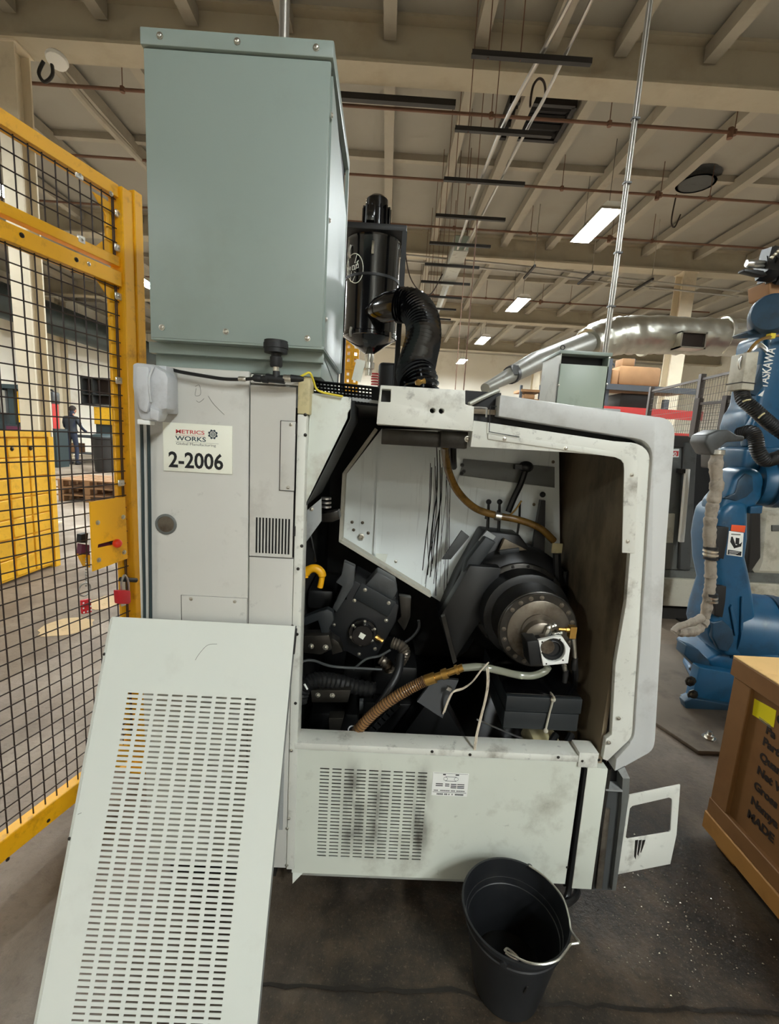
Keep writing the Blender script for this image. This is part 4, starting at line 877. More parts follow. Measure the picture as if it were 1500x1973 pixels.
hosed('cable', [P(752,1252,Y=1.36), P(730,1264,Y=1.36), P(705,1270,Y=1.36), P(680,1290,Y=1.36)], .004, M['dark_grey'], LT)
hosed('cable', [P(806,1195,Y=1.4), P(806,1210,Y=1.4), P(793,1228,Y=1.39), P(776,1240,Y=1.38)], .005, M['black_rubber'], LT)
bm = B(); tube(bm, [P(575,1352,Y=1.26), P(584,1325,Y=1.27), P(605,1311,Y=1.29), P(640,1312,Y=1.31), P(680,1322,Y=1.33), P(720,1330,Y=1.34)], lambda f, i: .022+.004*(i % 2), 12, 9); obj('corrugated_conduit', bm, M['black_rubber'], LT)
hosed('cable_tie', [P(586,1318,Y=1.235), P(592,1328,Y=1.235)], .003, M['white_print'], LT, n=1)
o = slab('lower_block', [(598,1330),(676,1330),(670,1354),(600,1354)], 1.28, .05, M['dark_steel'], LT, .003)
for q_ in ((612,1339),(640,1340)): screw(P(*q_, Y=1.28), F, .008, o, M['zinc'], 'bolt')
slab('lower_bracket', [(632,1384),(662,1384),(650,1428),(638,1450),(634,1412)], 1.27, .04, M['dark_steel'], LT, .003)
slab('lower_bracket', [(692,1352),(700,1352),(699,1376),(692,1376)], 1.3, .02, M['dark_grey'], LT, .001)
for k, (x0_, y0_, x1_, y1_) in enumerate(((600,1360,690,1400),(590,1400,640,1450),(660,1290,760,1330),(700,1340,790,1430),(720,1280,800,1340),(590,1140,640,1180))):
    a, b = P(x0_, y0_, Y=1.5), P(x1_, y1_, Y=1.5); bxl('casting', (a.x, b.x, 1.46+.03*(k % 3), 1.75, b.z, a.z), M['black_oily'], .012)
# diagonal way cover and energy chain
bm = B(); q = px_pts([(760,1440),(840,1330),(880,1400),(905,1450)], 1.36); prism(bm, q, (0,.1,0)); bevel(bm, .004); obj('way_cover', bm, M['black_oily'], LT)
for k in range(8):
    t = k/7; c = P(700+60*t, 1425-60*t, Y=1.36); bm = B(); box(bm, c.x-.012, c.x+.012, c.y, c.y+.04, c.z-.016, c.z+.016, rot=Matrix.Rotation(.75, 3, 'Y')); bevel(bm, .003, 1); obj('chain_link', bm, M['black_rubber'], LT)
bm = B(); c = P(783, 1436, Y=1.27); lathe(bm, c+V((0,0,-.04)), (0,0,1), [(0,.03),(.012,.03),(.014,.027),(.02,.027),(.022,.03),(.034,.03),(.036,.027),(.042,.027),(.044,.03),(.06,.03),(.062,.024)], 20); obj('filter_cap', bm, M['dark_grey'], LT)

# --- sill and lower panel
z1 = .507; z0 = .106; xl, xr = -.206, .604
bm = B(); box(bm, xl, .60, D-.004, D+.06, z1+.004, z1+.024); bevel(bm, .0015); sill = obj('sill', bm, M['rim_paint'], LT)
bxl('sill_end', (F_(1114,1450).x, F_(1152,1450).x, D-.006, D+.05, z1-.01, F_(1130,1448).z), M['rim_paint'])
for q_ in ((832,1448),(905,1454),(1121,1466),(1075,1459),(1153,1464)): screw(F_(*q_, D-.005), F, .0045, sill, M['dark_steel'])
sx, sz0, sz1 = -.134, .166, .4605
n_r = 26; pz = (sz1-sz0)/n_r
bm = B(); slots(bm, (xl, D, z0), (1,0,0), (0,0,1), (0,.0016,0), xr-xl, z1-z0, [sx-xl+.0347*i for i in range(9)], [sz0-z0+pz*j for j in range(n_r)], .0262, .0042)
lp = obj('lower_panel', bm, M['low_vent'], LT)
bm = B(); box(bm, xl, xr, D, D+.012, z1, z1+.003); obj('panel_top_edge', bm, M['panel_paint'], lp)
bxl('vent_backing', (sx-.02, sx+.34, D+.03, D+.04, sz0-.02, sz1+.02), M['ink_brown'], 0)
bm = B(); prism(bm, [(xl+.002, D+.004, z0), (xl+.002, D+.012, z0), (xl+.002, D+.03, z0-.03), (xl+.002, D+.022, z0-.032)], (xr-xl-.03, 0, 0)); obj('bottom_skirt', bm, M['panel_paint'], LT)
bm = B(); prism(bm, [(xl+.002, D+.003, z0), (xl+.035, D+.003, z0), (xl+.004, D-.004, z0-.034)], (0,.002,0)); obj('skirt_tip', bm, M['panel_paint'], LT)
screw(F_(1092, 1671), F, .004, LT, M['dark_steel'])
rp = rect('rating_plate', (834,1488), (899,1535), D-.0012, .001, M['white_print'], bev=0)
rq = random.Random(5); bm = B(); a, b = F_(834,1488,D-.0013), F_(899,1535,D-.0013); Wp, Hp = b.x-a.x, a.z-b.z
def pr(u0, v0, u1, v1): box(bm, a.x+u0*Wp, a.x+u1*Wp, D-.0015, D-.0011, a.z-v1*Hp, a.z-v0*Hp)
for u0, u1 in ((.28,.36),(.63,.73)): pr(u0,.05,u1,.10)
for r_, cols in ((.47,((.1,.3),(.36,.48),(.52,.68),(.70,.9))),(.55,((.1,.3),(.36,.48),(.52,.68),(.70,.9))),(.62,((.52,.68),(.70,.9)))):
    for u0, u1 in cols: pr(u0, r_, u1, r_+.035)
for u in [.06+.03*i for i in range(29)]:
    if rq.random() < .85: pr(u, .755, u+.02, .80)
    if rq.random() < .8 and .1 < u < .88: pr(u, .90, u+.022, .965)
pr(.03,.84,.97,.855); pr(.03,.02,.97,.028)
for cx in (.36,.66):
    c = V((a.x+cx*Wp, 0, a.z-.26*Hp)); annulus(bm, c, .0052, .006, D-.0015, .0004, 16)
pr(.36,.16,.66,.175); pr(.36,.345,.66,.36)
obj('plate_print', bm, M['ink_black'], rp)
# --- right corner: strip, hose in the groove, dark channel, cut-out plate
bm = B(); prism(bm, px_pts([(1104,1478),(1170,1482),(1140,1714),(1085,1708)], D+.02), (0,.02,0)); obj('groove_back', bm, M['dark_grey'], LT)
slab('corner_strip', [(1132,1478),(1171,1482),(1139,1714),(1101,1712)], D-.002, .03, M['low_panel'], LT, .0015)
hosed('groove_hose', [P(1128,1478,Y=D+.008), P(1117,1560,Y=D+.008), P(1104,1650,Y=D+.008), P(1097,1702,Y=D+.008), P(1092,1726,Y=D+.0), P(1080,1742,Y=D-.02)], .009, M['black_rubber'], LT)
hosed('floor_hose', [P(1112,1716,Y=D+.02), P(1108,1728,Y=D+.0), P(1096,1738,Y=D-.02), P(1085,1742,Y=D-.03)], .010, M['black_rubber'], LT)
slab('channel_back', [(1168,1520),(1200,1520),(1178,1715),(1140,1714)], D+.012, .02, M['dark_grey'], LT)
slab('channel_ridge', [(1164,1560),(1176,1560),(1160,1714),(1147,1714)], D+.004, .01, M['oily_steel'], LT, .003)
slab('channel_flange', [(1172,1484),(1160,1560),(1139,1714),(1142,1714),(1166,1560),(1178,1482)], D-.002, .05, M['dark_steel'], LT)
slab('channel_flange', [(1199,1500),(1213,1500),(1211,1536),(1186,1716),(1178,1716),(1196,1560)], D-.002, .06, M['grey_machine'], LT, .001)
slab('channel_lip', [(1167,1521),(1199,1523),(1199,1526),(1167,1524)], D-.004, .05, M['grey_edge'], LT)
bm = B(); q = px_pts([(1213,1500),(1200,1500),(1190,1484),(1203,1478)], D-.002); prism(bm, q, (0,.05,0)); obj('channel_top', bm, M['grey_edge'], LT)
bxl('channel_dark', (P(1168,1500,Y=D+.03).x, P(1199,1500,Y=D+.03).x, D+.03, D+.04, P(1180,1530,Y=D+.03).z, P(1180,1470,Y=D+.03).z), M['ink_black'], 0)
slab('cutout_plate', [(1212,1532),(1310,1512),(1309,1530),(1303,1608),(1291,1665),(1184,1686)], D+.03, .004, M['rim_paint'], LT, .0008,
     holes=[[(1218,1553),(1288,1537),(1293,1539),(1294,1543),(1291,1600),(1288,1604),(1209,1617),(1205,1614),(1213,1558)]])
bm = B()
for i in range(3): prism(bm, px_pts([(1223+7*i,1619),(1229+7*i,1618),(1226+6*i,1640-3*i),(1224+5*i,1656-6*i),(1221+6*i,1650-4*i)], D+.0297), (0,.0004,0))
obj('scuff_mark', bm, M['dark_steel'], LT)
# machine base hidden in shade
bxl('machine_bed', (-.2, .72, D+.35, 2.3, .10, .30), M['strut_dark'], 0)
for x in (-.15, .55): bxl('levelling_foot', (x, x+.1, D+.15, D+.25, 0, .10), M['strut_dark'], .004)
bxl('bed_front', (-.2, .62, D+.12, D+.35, .09, .13), M['strut_dark'], 0)
bxl('top_cover', (-.21, .66, D+.16, 2.3, 1.47, 1.50), M['grey_edge'], .002)

# ================================================================ transformers and what stands on the machine
r = base('transformer', (-.37, 1.35, 1.525), 'tall grey-green transformer cabinet on top of the machine, left', 'cabinet')
def bxr(name, a, m, bev=.002, lab=None, seg=2):
    bm = B(); box(bm, *a)
    if bev: bevel(bm, bev, seg)
    return obj(name, bm, m, r, lab)
tx0, tx1, tz0, tz1 = -.579, -.163, 1.588, 2.232; zl = P(400, 98, Y=1.15).z; tyb = 1.575
bxr('front_panel', (tx0, tx1-.004, 1.15, 1.162, tz0, zl-.002), M['transformer_paint'], .003)
bxr('core', (tx0+.004, tx1-.03, 1.162, tyb, tz0+.004, tz1-.01), M['ink_black'], 0)
bxr('lid', (tx0-.004, tx1+.002, 1.144, tyb+.012, zl, tz1), M['transformer_paint'], .003)
bxr('bottom_edge', (tx0, tx1, 1.152, tyb, tz0-.004, tz0+.003), M['transformer_trim'], .001)
# right side: panel below a slanting dark vent opening under the lid
bm = B(); q = [V((tx1, 1.163, tz0)), V((tx1, tyb, tz0)), V((tx1, tyb, 2.06)), V((tx1, 1.163, 2.175))]; prism(bm, q, (-.006, 0, 0)); obj('side_panel', bm, M['transformer_paint'], r)
bm = B(); prism(bm, [V((tx1+.002, tyb-.012, tz0)), V((tx1+.002, tyb+.004, tz0)), V((tx1+.002, tyb+.004, zl)), V((tx1+.002, tyb-.012, zl))], (-.01, 0, 0)); obj('side_edge', bm, M['transformer_trim'], r)
bm = B(); prism(bm, [V((tx1-.012, 1.165, zl)), V((tx1-.012, tyb, zl)), V((tx1-.012, tyb, 2.0)), V((tx1-.012, 1.165, 2.1))], (-.002, 0, 0)); obj('vent_mesh', bm, M['ink_black'], r)
for p in ((308,69),(457,80),(609,92)): screw(P(*p, Y=1.144), F, .0075, r, M['zinc'])
for p in ((312,631),(435,639),(592,652)): screw(P(*p, Y=1.15), F, .0075, r, M['zinc'])
for p in ((638,222),(634,425),(627,615)): screw(P(*p, X=tx1), (1,0,0), .0065, r, M['zinc'])
for z in (2.02, 1.86): screw(V((tx0, 1.2, z)), (-1,0,0), .006, r, M['zinc'])
a, b = P(303, 668, Y=1.22), P(622, 690, Y=1.22)
bxr('pedestal', (a.x, tx1-.012, 1.21, tyb-.03, 1.5255, tz0-.003), M['transformer_paint'], .002)
bxr('pedestal_rail', (a.x-.004, tx1-.006, 1.185, 1.21, tz0-.03, tz0-.004), M['transformer_trim'], .001)
bm = B(); prism(bm, [V((tx1-.01, 1.22, tz0-.004)), V((tx1-.01, tyb, tz0-.004)), V((tx1-.01, tyb, 1.53))], (-.006,0,0)); obj('side_gusset', bm, M['transformer_trim'], r)
c = P(547, 60, Y=1.4)
o = hosed('riser_conduit', [(c.x, 1.4, tz1), (c.x, 1.4, 5.99)], .0135, M['conduit'], None, 12, 1); tag(o, 'shiny vertical conduit rising from the tall cabinet', 'conduit')

r = base('small_transformer', (.72, 1.95, 1.50), 'smaller grey-green cabinet with a dark slot under its lid, right', 'cabinet')
sx0, sx1, sy0, sy1 = P(1078,700,Y=1.8).x, P(1175,690,Y=1.8).x, 1.8, 2.0; sz1 = P(1110,676,Y=1.8).z
sa, sb = P(1090,680,Y=1.8).z, P(1090,701,Y=1.8).z
bxr('front_panel', (sx0, sx1, sy0, sy0+.008, 1.501, sb), M['green_grey'], .001)
bxr('body', (sx0+.006, sx1-.007, sy0+.06, sy1, 1.501, sz1-.012), M['green_grey'], .001)
bm = B(); prism(bm, [V((sx0, sy0, 1.501)), V((sx0, sy1, 1.501)), V((sx0, sy1, sz1)), V((sx0, sy0, sz1))], (.004, 0, 0)); obj('side_panel', bm, M['duct_metal'], r)
bxr('side_strip', (sx1-.006, sx1, sy0, sy1, 1.501, sz1), M['green_grey'], .001)
bxr('lid', (sx0-.004, sx1+.006, sy0-.004, sy1, sz1-.013, sz1), M['transformer_trim'], .001)
bxr('slot', (sx0+.004, sx1-.006, sy0+.05, sy0+.058, sb-.02, sz1-.012), M['ink_black'], 0)
bm = B(); c = V((sx0+.004, sy0, sz1+.009)); tube(bm, [c+V((.008*math.cos(t), 0, .008*math.sin(t))) for t in [2*math.pi*i/12 for i in range(12)]], .0018, 6, 1, closed=True); obj('lifting_eye', bm, M['strut_dark'], r)
for q in ((1076,742),(1174,690),(1169,740)): screw(P(*q, Y=sy0), F, .004, r, M['zinc'])
c = P(1165, 668, Y=1.92)
r_ = base('riser_conduit', (c.x, 1.92, sz1), 'thin shiny conduit pole rising from the smaller cabinet to the roof', 'conduit')
bm = B(); cyl(bm, (c.x, 1.92, sz1), (c.x, 1.92, 5.99), .0066, seg=12); obj('tube', bm, M['conduit'], r_)
bm = B(); cyl(bm, (c.x+.0125, 1.925, sz1), (c.x+.0125, 1.925, 5.99), .0045, seg=10); obj('tube', bm, M['conduit'], r_)
for z in (1.95, 2.15, 2.4, 2.62, 3.05): bm = B(); box(bm, c.x-.009, c.x+.019, 1.911, 1.931, z, z+.006); obj('strap', bm, M['dark_grey'], r_)

# ---------------------------------------------------------------- mist collector with its hose
r = base('mist_collector', (-.1, 2.2, 1.5), 'glossy black mist collector cylinder with finned motor and corrugated hose', 'filter')
ym = 2.2; mc_ = V((P(719,500,Y=ym).x, ym, 0)); zz = lambda y: P(719, y, Y=ym).z; rad = .118
zb, zt = zz(655), zz(470)
bm = B(); lathe(bm, (mc_.x, ym, zb), (0,0,1), [(0, rad-.01), (.004, rad+.004), (.02, rad+.004), (.024, rad), (zt-zb-.01, rad), (zt-zb, rad+.004)], 48); dr = obj('drum', bm, M['black_gloss'], r)
bm = B(); lathe(bm, (mc_.x, ym, zz(548)), (0,0,1), [(0, rad), (.001, rad+.0035), (.012, rad+.0035), (.013, rad)], 48, caps=False); obj('drum_band', bm, M['black_matte'], r)
bm = B(); lathe(bm, (mc_.x, ym, zz(684)), (0,0,1), [(0, .018), (zb-zz(684), rad-.004), (zb-zz(684)+.01, rad+.005)], 40); obj('drain_cone', bm, M['black_gloss'], r)
hw = rad+.022
bm = B(); box(bm, mc_.x-hw, mc_.x+hw, ym-hw, ym+hw, zz(469), zz(457)); bevel(bm, .004); obj('top_plate', bm, M['black_matte'], r)
for sx_ in (-1, 1):
    for sy_ in (-1, 1):
        bm = B(); box(bm, mc_.x+sx_*(hw-.008)-.010, mc_.x+sx_*(hw-.008)+.010, ym+sy_*(hw-.008)-.010, ym+sy_*(hw-.008)+.010, 1.5005, zz(469)); obj('stand_post', bm, M['black_matte'], r)
bm = B(); lathe(bm, (mc_.x+.005, ym, zz(457)), (0,0,1), [(0,.085),(.010,.085),(.012,.058),(.10,.055),(.105,.05),(.15,.048),(.165,.03)], 24); mo = obj('motor', bm, M['black_gloss'], r)
fin = None
for k in range(16):
    a = 2*math.pi*k/16; bm = B(); box(bm, mc_.x+.005+.05, mc_.x+.005+.064, ym-.004, ym+.004, zz(457)+.016, zz(457)+.115, rot=Matrix.Rotation(a, 3, 'Z'), piv=(mc_.x+.005, ym, zz(457)+.06)); obj('motor_fin', bm, M['black_gloss'], mo)
bm = B(); box(bm, mc_.x-.035, mc_.x+.0, ym-.075, ym-.05, zz(440), zz(410)); bevel(bm, .004); obj('terminal_box', bm, M['black_gloss'], r)
def side(px, py):                                # point on the drum's near surface seen at a frame pixel
    d = RW @ _ray(px, py); ox, oy = -mc_.x, -ym; A2 = d.x**2+d.y**2; Bq = ox*d.x+oy*d.y; Cq = ox*ox+oy*oy-rad*rad
    return EYE + d*((-Bq-math.sqrt(max(Bq*Bq-A2*Cq, 0)))/A2)
for (px, py) in ((718,480),(770,488),(676,488)):
    a = side(px, py); n_ = V((a.x-mc_.x, a.y-ym, 0)).normalized(); bm = B(); tube(bm, [a+n_*.004+V((0,0,.03)), a+n_*.01+V((0,0,.01)), a+n_*.006+V((0,0,-.02))], .006, 6); obj('latch', bm, M['zinc'], r)
for (px, py) in ((677,640),(749,650)):
    a = side(px, py); n_ = V((a.x-mc_.x, a.y-ym, 0)).normalized(); bm = B(); tube(bm, [a+n_*.004+V((0,0,.02)), a+n_*.008, a+n_*.004+V((0,0,-.02))], .006, 6); obj('latch', bm, M['zinc'], r)
# emblem: ring with a stylised zig-zag and three letters, lying on the curved drum
em = lambda u, v: side(684+u*15.5, 517+v*28.5)
bm = B(); nn_ = lambda a: V((a.x-mc_.x, a.y-ym, 0)).normalized()
ec = [em(math.cos(t), math.sin(t)) for t in [2*math.pi*i/32 for i in range(32)]]; tube(bm, [a+nn_(a)*.001 for a in ec], .0016, 6, 1, closed=True)
for seg_ in ([(.25,-.95),(-.05,-.35),(.25,-.42),(.42,-.55)], [(.42,-.55),(.0,.1)], [(-.1,.25),(.15,.3),(-.35,.95)], [(-.45,.2),(-.6,.9)], [(-.8,-.5),(-.75,.5)]):
    tube(bm, [em(*s)+nn_(em(*s))*.001 for s in seg_], .0013, 5, 1)
for k, seg_ in enumerate(([(-.9,-.05),(-.9,.2)], [(-.6,-.1),(-.6,.15)], [(-.9,.07),(-.6,.05)], [(-.35,-.15),(-.1,-.2),(-.1,.08),(-.35,.12),(-.35,-.15)], [(.1,-.25),(.38,-.3),(.4,-.05),(.12,.0),(.1,-.25)])):
    tube(bm, [em(*s)+nn_(em(*s))*.001 for s in seg_], .0018, 5, 1)
obj('emblem', bm, M['white_plate'], dr)
# inlet spout and hose to the bracket box
a = P(748, 590, Y=2.05); e = P(770, 588, Y=1.98)
bm = B(); s0 = side(704, 590); n8 = 14; rings_ = []
for t, hh, ww in ((0, .012, .012), (.25, .045, .045), (.55, .062, .058), (1, .062, .058)):
    c = s0.lerp(e, t); rings_.append([bm.verts.new(c+V((-.0, ww*math.cos(2*math.pi*i/n8), hh*math.sin(2*math.pi*i/n8)-.02*(1-t)))) for i in range(n8)])
for q_, w_ in zip(rings_, rings_[1:]): skin(bm, q_, w_)
bm.faces.new(rings_[0][::-1]); bm.faces.new(rings_[-1]); obj('inlet_spout', bm, M['black_gloss'], r)
bm = B(); lathe(bm, e+V((-.008,0,0)), (1,0,0), [(0,.064),(.008,.066),(.016,.064)], 24); obj('hose_clamp', bm, M['black_matte'], r)
hp = [e, P(795,592,Y=1.95), P(812,615,Y=1.9), P(815,650,Y=1.84), P(806,690,Y=1.75), P(800,720,Y=1.67), V((P(808,745,Y=1.62).x, 1.64, 1.57)), V((P(808,745,Y=1.62).x, 1.64, 1.504))]
hosed('corrugated_hose', hp, lambda f, i: .064+(.006 if i % 3 == 0 else -.003), M['black_gloss'], r, 24, 17)
bm = B(); c = V((mc_.x-.0, ym, 0)); lathe(bm, (P(711,690,Y=ym).x, ym, zz(725)), (0,0,1), [(0,.016),(.03,.016),(.032,.026),(.06,.026),(.062,.018),(.085,.022),(.11,.018)], 14); obj('drain_valve', bm, M['zinc'], r)
bm = B(); a = P(690, 715, Y=2.15); box(bm, a.x-.02, a.x+.022, a.y-.003, a.y, a.z-.045, a.z+.05, rot=Matrix.Rotation(.2, 3, 'Y')); obj('paper_tag', bm, M['white_plate'], r)
bm = B(); box(bm, P(727,720,Y=2.2).x, P(777,720,Y=2.2).x, 2.33, 2.4, 1.502, P(750,699,Y=2.35).z); bevel(bm, .02, 3); obj('mount_box', bm, M['black_matte'], r)
bm = B()
for k in range(5): lathe(bm, P(722, 722+5*k, Y=2.25), (0,0,1), [(0,.02),(.006,.02)], 10)
obj('red_bellows', bm, M['red_plastic'], r)
a = P(800, 738, Y=1.4); bm = B(); lathe(bm, a, (1,.2,.3), [(0,.006),(.01,.010),(.02,.006),(.03,.009)], 8); o = obj('brass_valve', bm, M['brass'], None); o.location.z += 0; tag(o, 'small brass valve lying on the bracket box by the hose', 'valve')
# yellow ladder-like rack behind the collector
r = base('yellow_ladder', P(680, 690, Y=3.6), 'yellow perforated upright rack partly hidden behind the black cylinder', 'rack')
a, b = P(665, 632, Y=3.6), P(678, 760, Y=3.6)
for k, px in enumerate((665, 678)):
    x = P(px, 690, Y=3.6).x; bm = B(); slots(bm, (x, 3.6, 0), (1,0,0), (0,0,1), (0,.05,0), .05, a.z, [.014], [.04+.05*i for i in range(int((a.z-.1)/.05))], .02, .026); obj('upright', bm, M['yellow_paint'], r)
bm = B(); box(bm, P(665,700,Y=3.6).x, P(690,700,Y=3.6).x, 3.59, 3.65, P(670,712,Y=3.6).z, P(670,704,Y=3.6).z); obj('crossbar', bm, M['yellow_paint'], r)

# ---------------------------------------------------------------- pressure sensor tee, cables, outlet box
r = base('pressure_sensor', P(533, 730, Y=1.14), 'black round sensor head on a tee fitting in front of the tall cabinet', 'sensor')
ys_ = 1.112; cx_ = P(531, 690, Y=ys_).x; zf = lambda y: P(531, y, Y=ys_).z
bm = B(); lathe(bm, (cx_, ys_, zf(681)), (0,0,1), [(0,.020),(.0005,.0265),(.010,.0265),(.0105,.0285),(.022,.0285),(.0225,.027),(.028,.027),(.0285,.022),(.0285,.001)], 28); obj('head', bm, M['black_matte'], r)
bm = B(); lathe(bm, (cx_+.001, ys_, zf(707)), (0,0,1), [(0,.013),(.004,.0145),(.022,.0145),(.0235,.012),(.03,.012)], 16); obj('neck', bm, M['black_matte'], r)
bm = B(); lathe(bm, (cx_+.001, ys_, zf(716)), (0,0,1), [(0,.007),(.012,.0075)], 12); obj('thread', bm, M['zinc'], r)
bm = B(); lathe(bm, (cx_+.002, ys_, zf(732)), (0,0,1), [(0,.009),(.012,.009),(.02,.0085)], 12); lathe(bm, P(512,728,Y=ys_), (1,0,-.06), [(0,.0095),(.045,.0095)], 12); obj('tee', bm, M['black_matte'], r)
bm = B(); lathe(bm, P(487,728,Y=ys_), (1,0,-.05), [(0,.006),(.004,.0085),(.018,.0085),(.02,.007),(.024,.009),(.036,.009)], 12); obj('left_plug', bm, M['black_matte'], r)
bm = B(); lathe(bm, P(546,729,Y=ys_), (1,0,-.02), [(0,.009),(.003,.0095),(.006,.009),(.009,.0095),(.012,.009),(.015,.0095),(.018,.009)], 12); obj('knurled_nut', bm, M['zinc'], r)
bm = B(); lathe(bm, P(560,729,Y=ys_), (1,0,0), [(0,.009),(.02,.0075),(.03,.005)], 12); obj('right_plug', bm, M['black_matte'], r)
o = hosed('sensor_cable', [P(326,711,Y=1.13), P(350,717,Y=1.128), P(390,724,Y=1.126), P(430,730,Y=1.126), P(465,731,Y=1.126), P(488,729,Y=1.127)], .0042, M['black_rubber'], None, 8); tag(o, 'black cable from the grey outlet box to the tee fitting', 'cable')
bm = B(); lathe(bm, P(459,730,Y=1.126), (1,0,0), [(0,.005),(.004,.0062),(.016,.0062),(.018,.005)], 10); w0 = WORLD[o]; obj('cable_ferrule', bm, M['zinc'], o)
o = hosed('yellow_cable', [P(571,729,Y=1.13), P(582,724,Y=1.13), P(594,718,Y=1.135), P(599,722,Y=1.138), P(604,735,Y=1.160), P(610,750,Y=1.170), P(625,757,Y=1.170), P(660,764,Y=1.171)], .0028, M['cable_yellow'], None, 8); tag(o, 'yellow cable looping over the cream corner post', 'cable')

r = base('outlet_box', P(295, 812, Y=1.10), 'dirty grey weatherproof outlet box with a domed cover on the cabinet corner', 'box')
yo = 1.075
a = P(281, 702, Y=1.11); bm = B(); box(bm, P(302,750,Y=1.11).x, P(329,750,Y=1.11).x, 1.09, 1.1495, P(310,796,Y=1.11).z, P(310,706,Y=1.11).z); bevel(bm, .004); obj('back_box', bm, M['plastic_grey'], r)
slab('hood', [(253,697),(292,701),(318,716),(324,728),(322,790),(307,790),(306,798),(300,812),(268,810),(262,790),(253,745)], 1.06, .05, M['plastic_grey'], r, .009)
slab('hood_face', [(258,703),(286,704),(290,750),(286,785),(282,798),(266,790),(257,748)], 1.05, .02, M['plastic_grey'], r, .008)
bm = B(); tube(bm, [P(296,706,Y=1.055), P(288,725,Y=1.052), P(288,750,Y=1.052), P(291,775,Y=1.055)], .003, 6); obj('hood_rib', bm, M['plastic_grey'], r)
slab('latch_tab', [(288,784),(306,792),(304,812),(289,806)], 1.055, .01, M['plastic_grey'], r, .002)
bm = B(); box(bm, P(266,812,Y=1.07).x, P(290,812,Y=1.07).x, 1.065, 1.09, P(275,818,Y=1.07).z, P(275,808,Y=1.07).z); bevel(bm, .002); obj('bottom_lip', bm, M['white_print'], r)
for k, (xa, xb, lb) in enumerate(((272, 279, 'left of two dark cables running down the left cabinet door'), (285, 291, 'right of two dark cables running down the left cabinet door'))):
    o = hosed('cable', [P(xa,812,Y=1.085), P(xa+1,840,Y=1.135), P(xa+3,950,Y=1.140), P(xa+4,1050,Y=1.140), P(xb-1,1150,Y=1.140), P(xb,1300,Y=1.140)], .0038, M['dark_teal'], None, 8); tag(o, lb, 'cable')

# ================================================================ yellow mesh fence
fo = V((-1.081, 1.184, 0)); fd = V((.281, 1, 0)).normalized(); fn = V((fd.y, -fd.x, 0))          # fn points to the lathe
def fp(s, z, n=0): return fo + fd*s + fn*n + V((0, 0, z))
def fpix(px, py, n=0):
    d = RW @ _ray(px, py); q0 = fo+fn*n; t = fn.dot(q0-EYE)/fn.dot(d); q = EYE+t*d; return (q-fo).dot(fd), q.z
def fbox(bm, s0, s1, z0, z1, n0, n1):
    vs_ = [bm.verts.new(fp(s, z, n)) for s in (s0, s1) for n in (n0, n1) for z in (z0, z1)]
    for f in ((0,1,3,2),(4,6,7,5),(0,4,5,1),(2,3,7,6),(0,2,6,4),(1,5,7,3)): bm.faces.new([vs_[i] for i in f])
r = base('mesh_fence', fp(.2, 0), 'yellow steel safety fence with black wire mesh left of the machine', 'fence')
def fb(name, a, m, bev=.0015):
    bm = B(); fbox(bm, *a)
    if bev: bevel(bm, bev, 1)
    return obj(name, bm, m, r)
s_p0, s_p1 = fpix(232, 700)[0], fpix(232, 700)[0]+.085
zt_ = fpix(240, 372)[1]; SL = -.75
fb('post', (s_p0, s_p0+.045, 0, zt_, -.03, .03), M['yellow_paint'], .003)
fb('post_flange', (s_p0+.047, s_p0+.085, 0, zt_+.012, -.028, .034), M['yellow_paint'], .003)
fb('post_foot', (s_p0-.03, s_p0+.11, 0, .012, -.07, .07), M['yellow_paint'])
za_ = fpix(0, 237)[1]; s1_ = s_p0
fb('top_rail', (SL, s1_, fpix(0,246)[1], fpix(0,214)[1], -.018, .018), M['yellow_paint'])
fb('middle_rail', (SL, s1_, fpix(0,414)[1], fpix(0,390)[1], -.015, .015), M['yellow_paint'])
zb0, zb1 = fpix(0,463)[1], fpix(0,427)[1]
fb('cross_beam', (SL, s1_+.0, zb0, zb1, -.02, .02), M['yellow_paint'])
fb('bottom_rail', (SL, s1_, .075, .145, -.02, .02), M['yellow_paint'], .003)
fb('panel_stile', (s1_-.035, s1_-.012, .145, zb0, -.012, .0), M['yellow_paint'])
fb('panel_stile', (s1_-.035, s1_-.012, fpix(0,390)[1], fpix(0,262)[1], -.012, .0), M['yellow_paint'])
def mesh(name, z0, z1, step_z):
    bm = B(); s = SL
    k = 0
    while s < s1_-.012:
        a, b = fp(s, z0, .006), fp(s, z1, .006); cyl(bm, a, b, .0021, seg=5, caps=False); s += .0385
    z = z0+.012
    while z < z1-.005:
        cyl(bm, fp(SL, z, .009), fp(s1_-.006, z, .009), .0021, seg=5, caps=False); z += step_z
    cyl(bm, fp(s1_-.012, z0, .006), fp(s1_-.012, z1, .006), .0021, seg=5, caps=False)
    o = obj(name, bm, M['wire_black'], r); o['kind'] = 'stuff'; return o
mesh('upper_mesh', fpix(0,400)[1], fpix(0,240)[1], .0445); mesh('lower_mesh', .13, zb0+.02, .0445)
for (px, py) in ((146,338),(222,413),(221,478),(150,462),(222,571),(223,733),(228,930)):
    s_, z_ = fpix(px, py); bm = B(); fbox(bm, s_-.014, s_+.014, z_-.012, z_+.012, .010, .016); bevel(bm, .003, 1); cl = obj('mesh_clip', bm, M['zinc'], r)
    screw(fp(s_, z_, .016), fn, .006, cl, M['zinc'], 'bolt')
for (px, py) in ((205,374),): 
    s_, z_ = fpix(px, py); screw(fp(s_, z_, .018), fn, .008, r, M['zinc'], 'bolt')
for (px, py) in ((31,454),(137,501),(161,509)): s_, z_ = fpix(px, py); screw(fp(s_, z_, .02), fn, .007, r, M['dark_steel'] if px < 160 else M['zinc'], 'bolt')
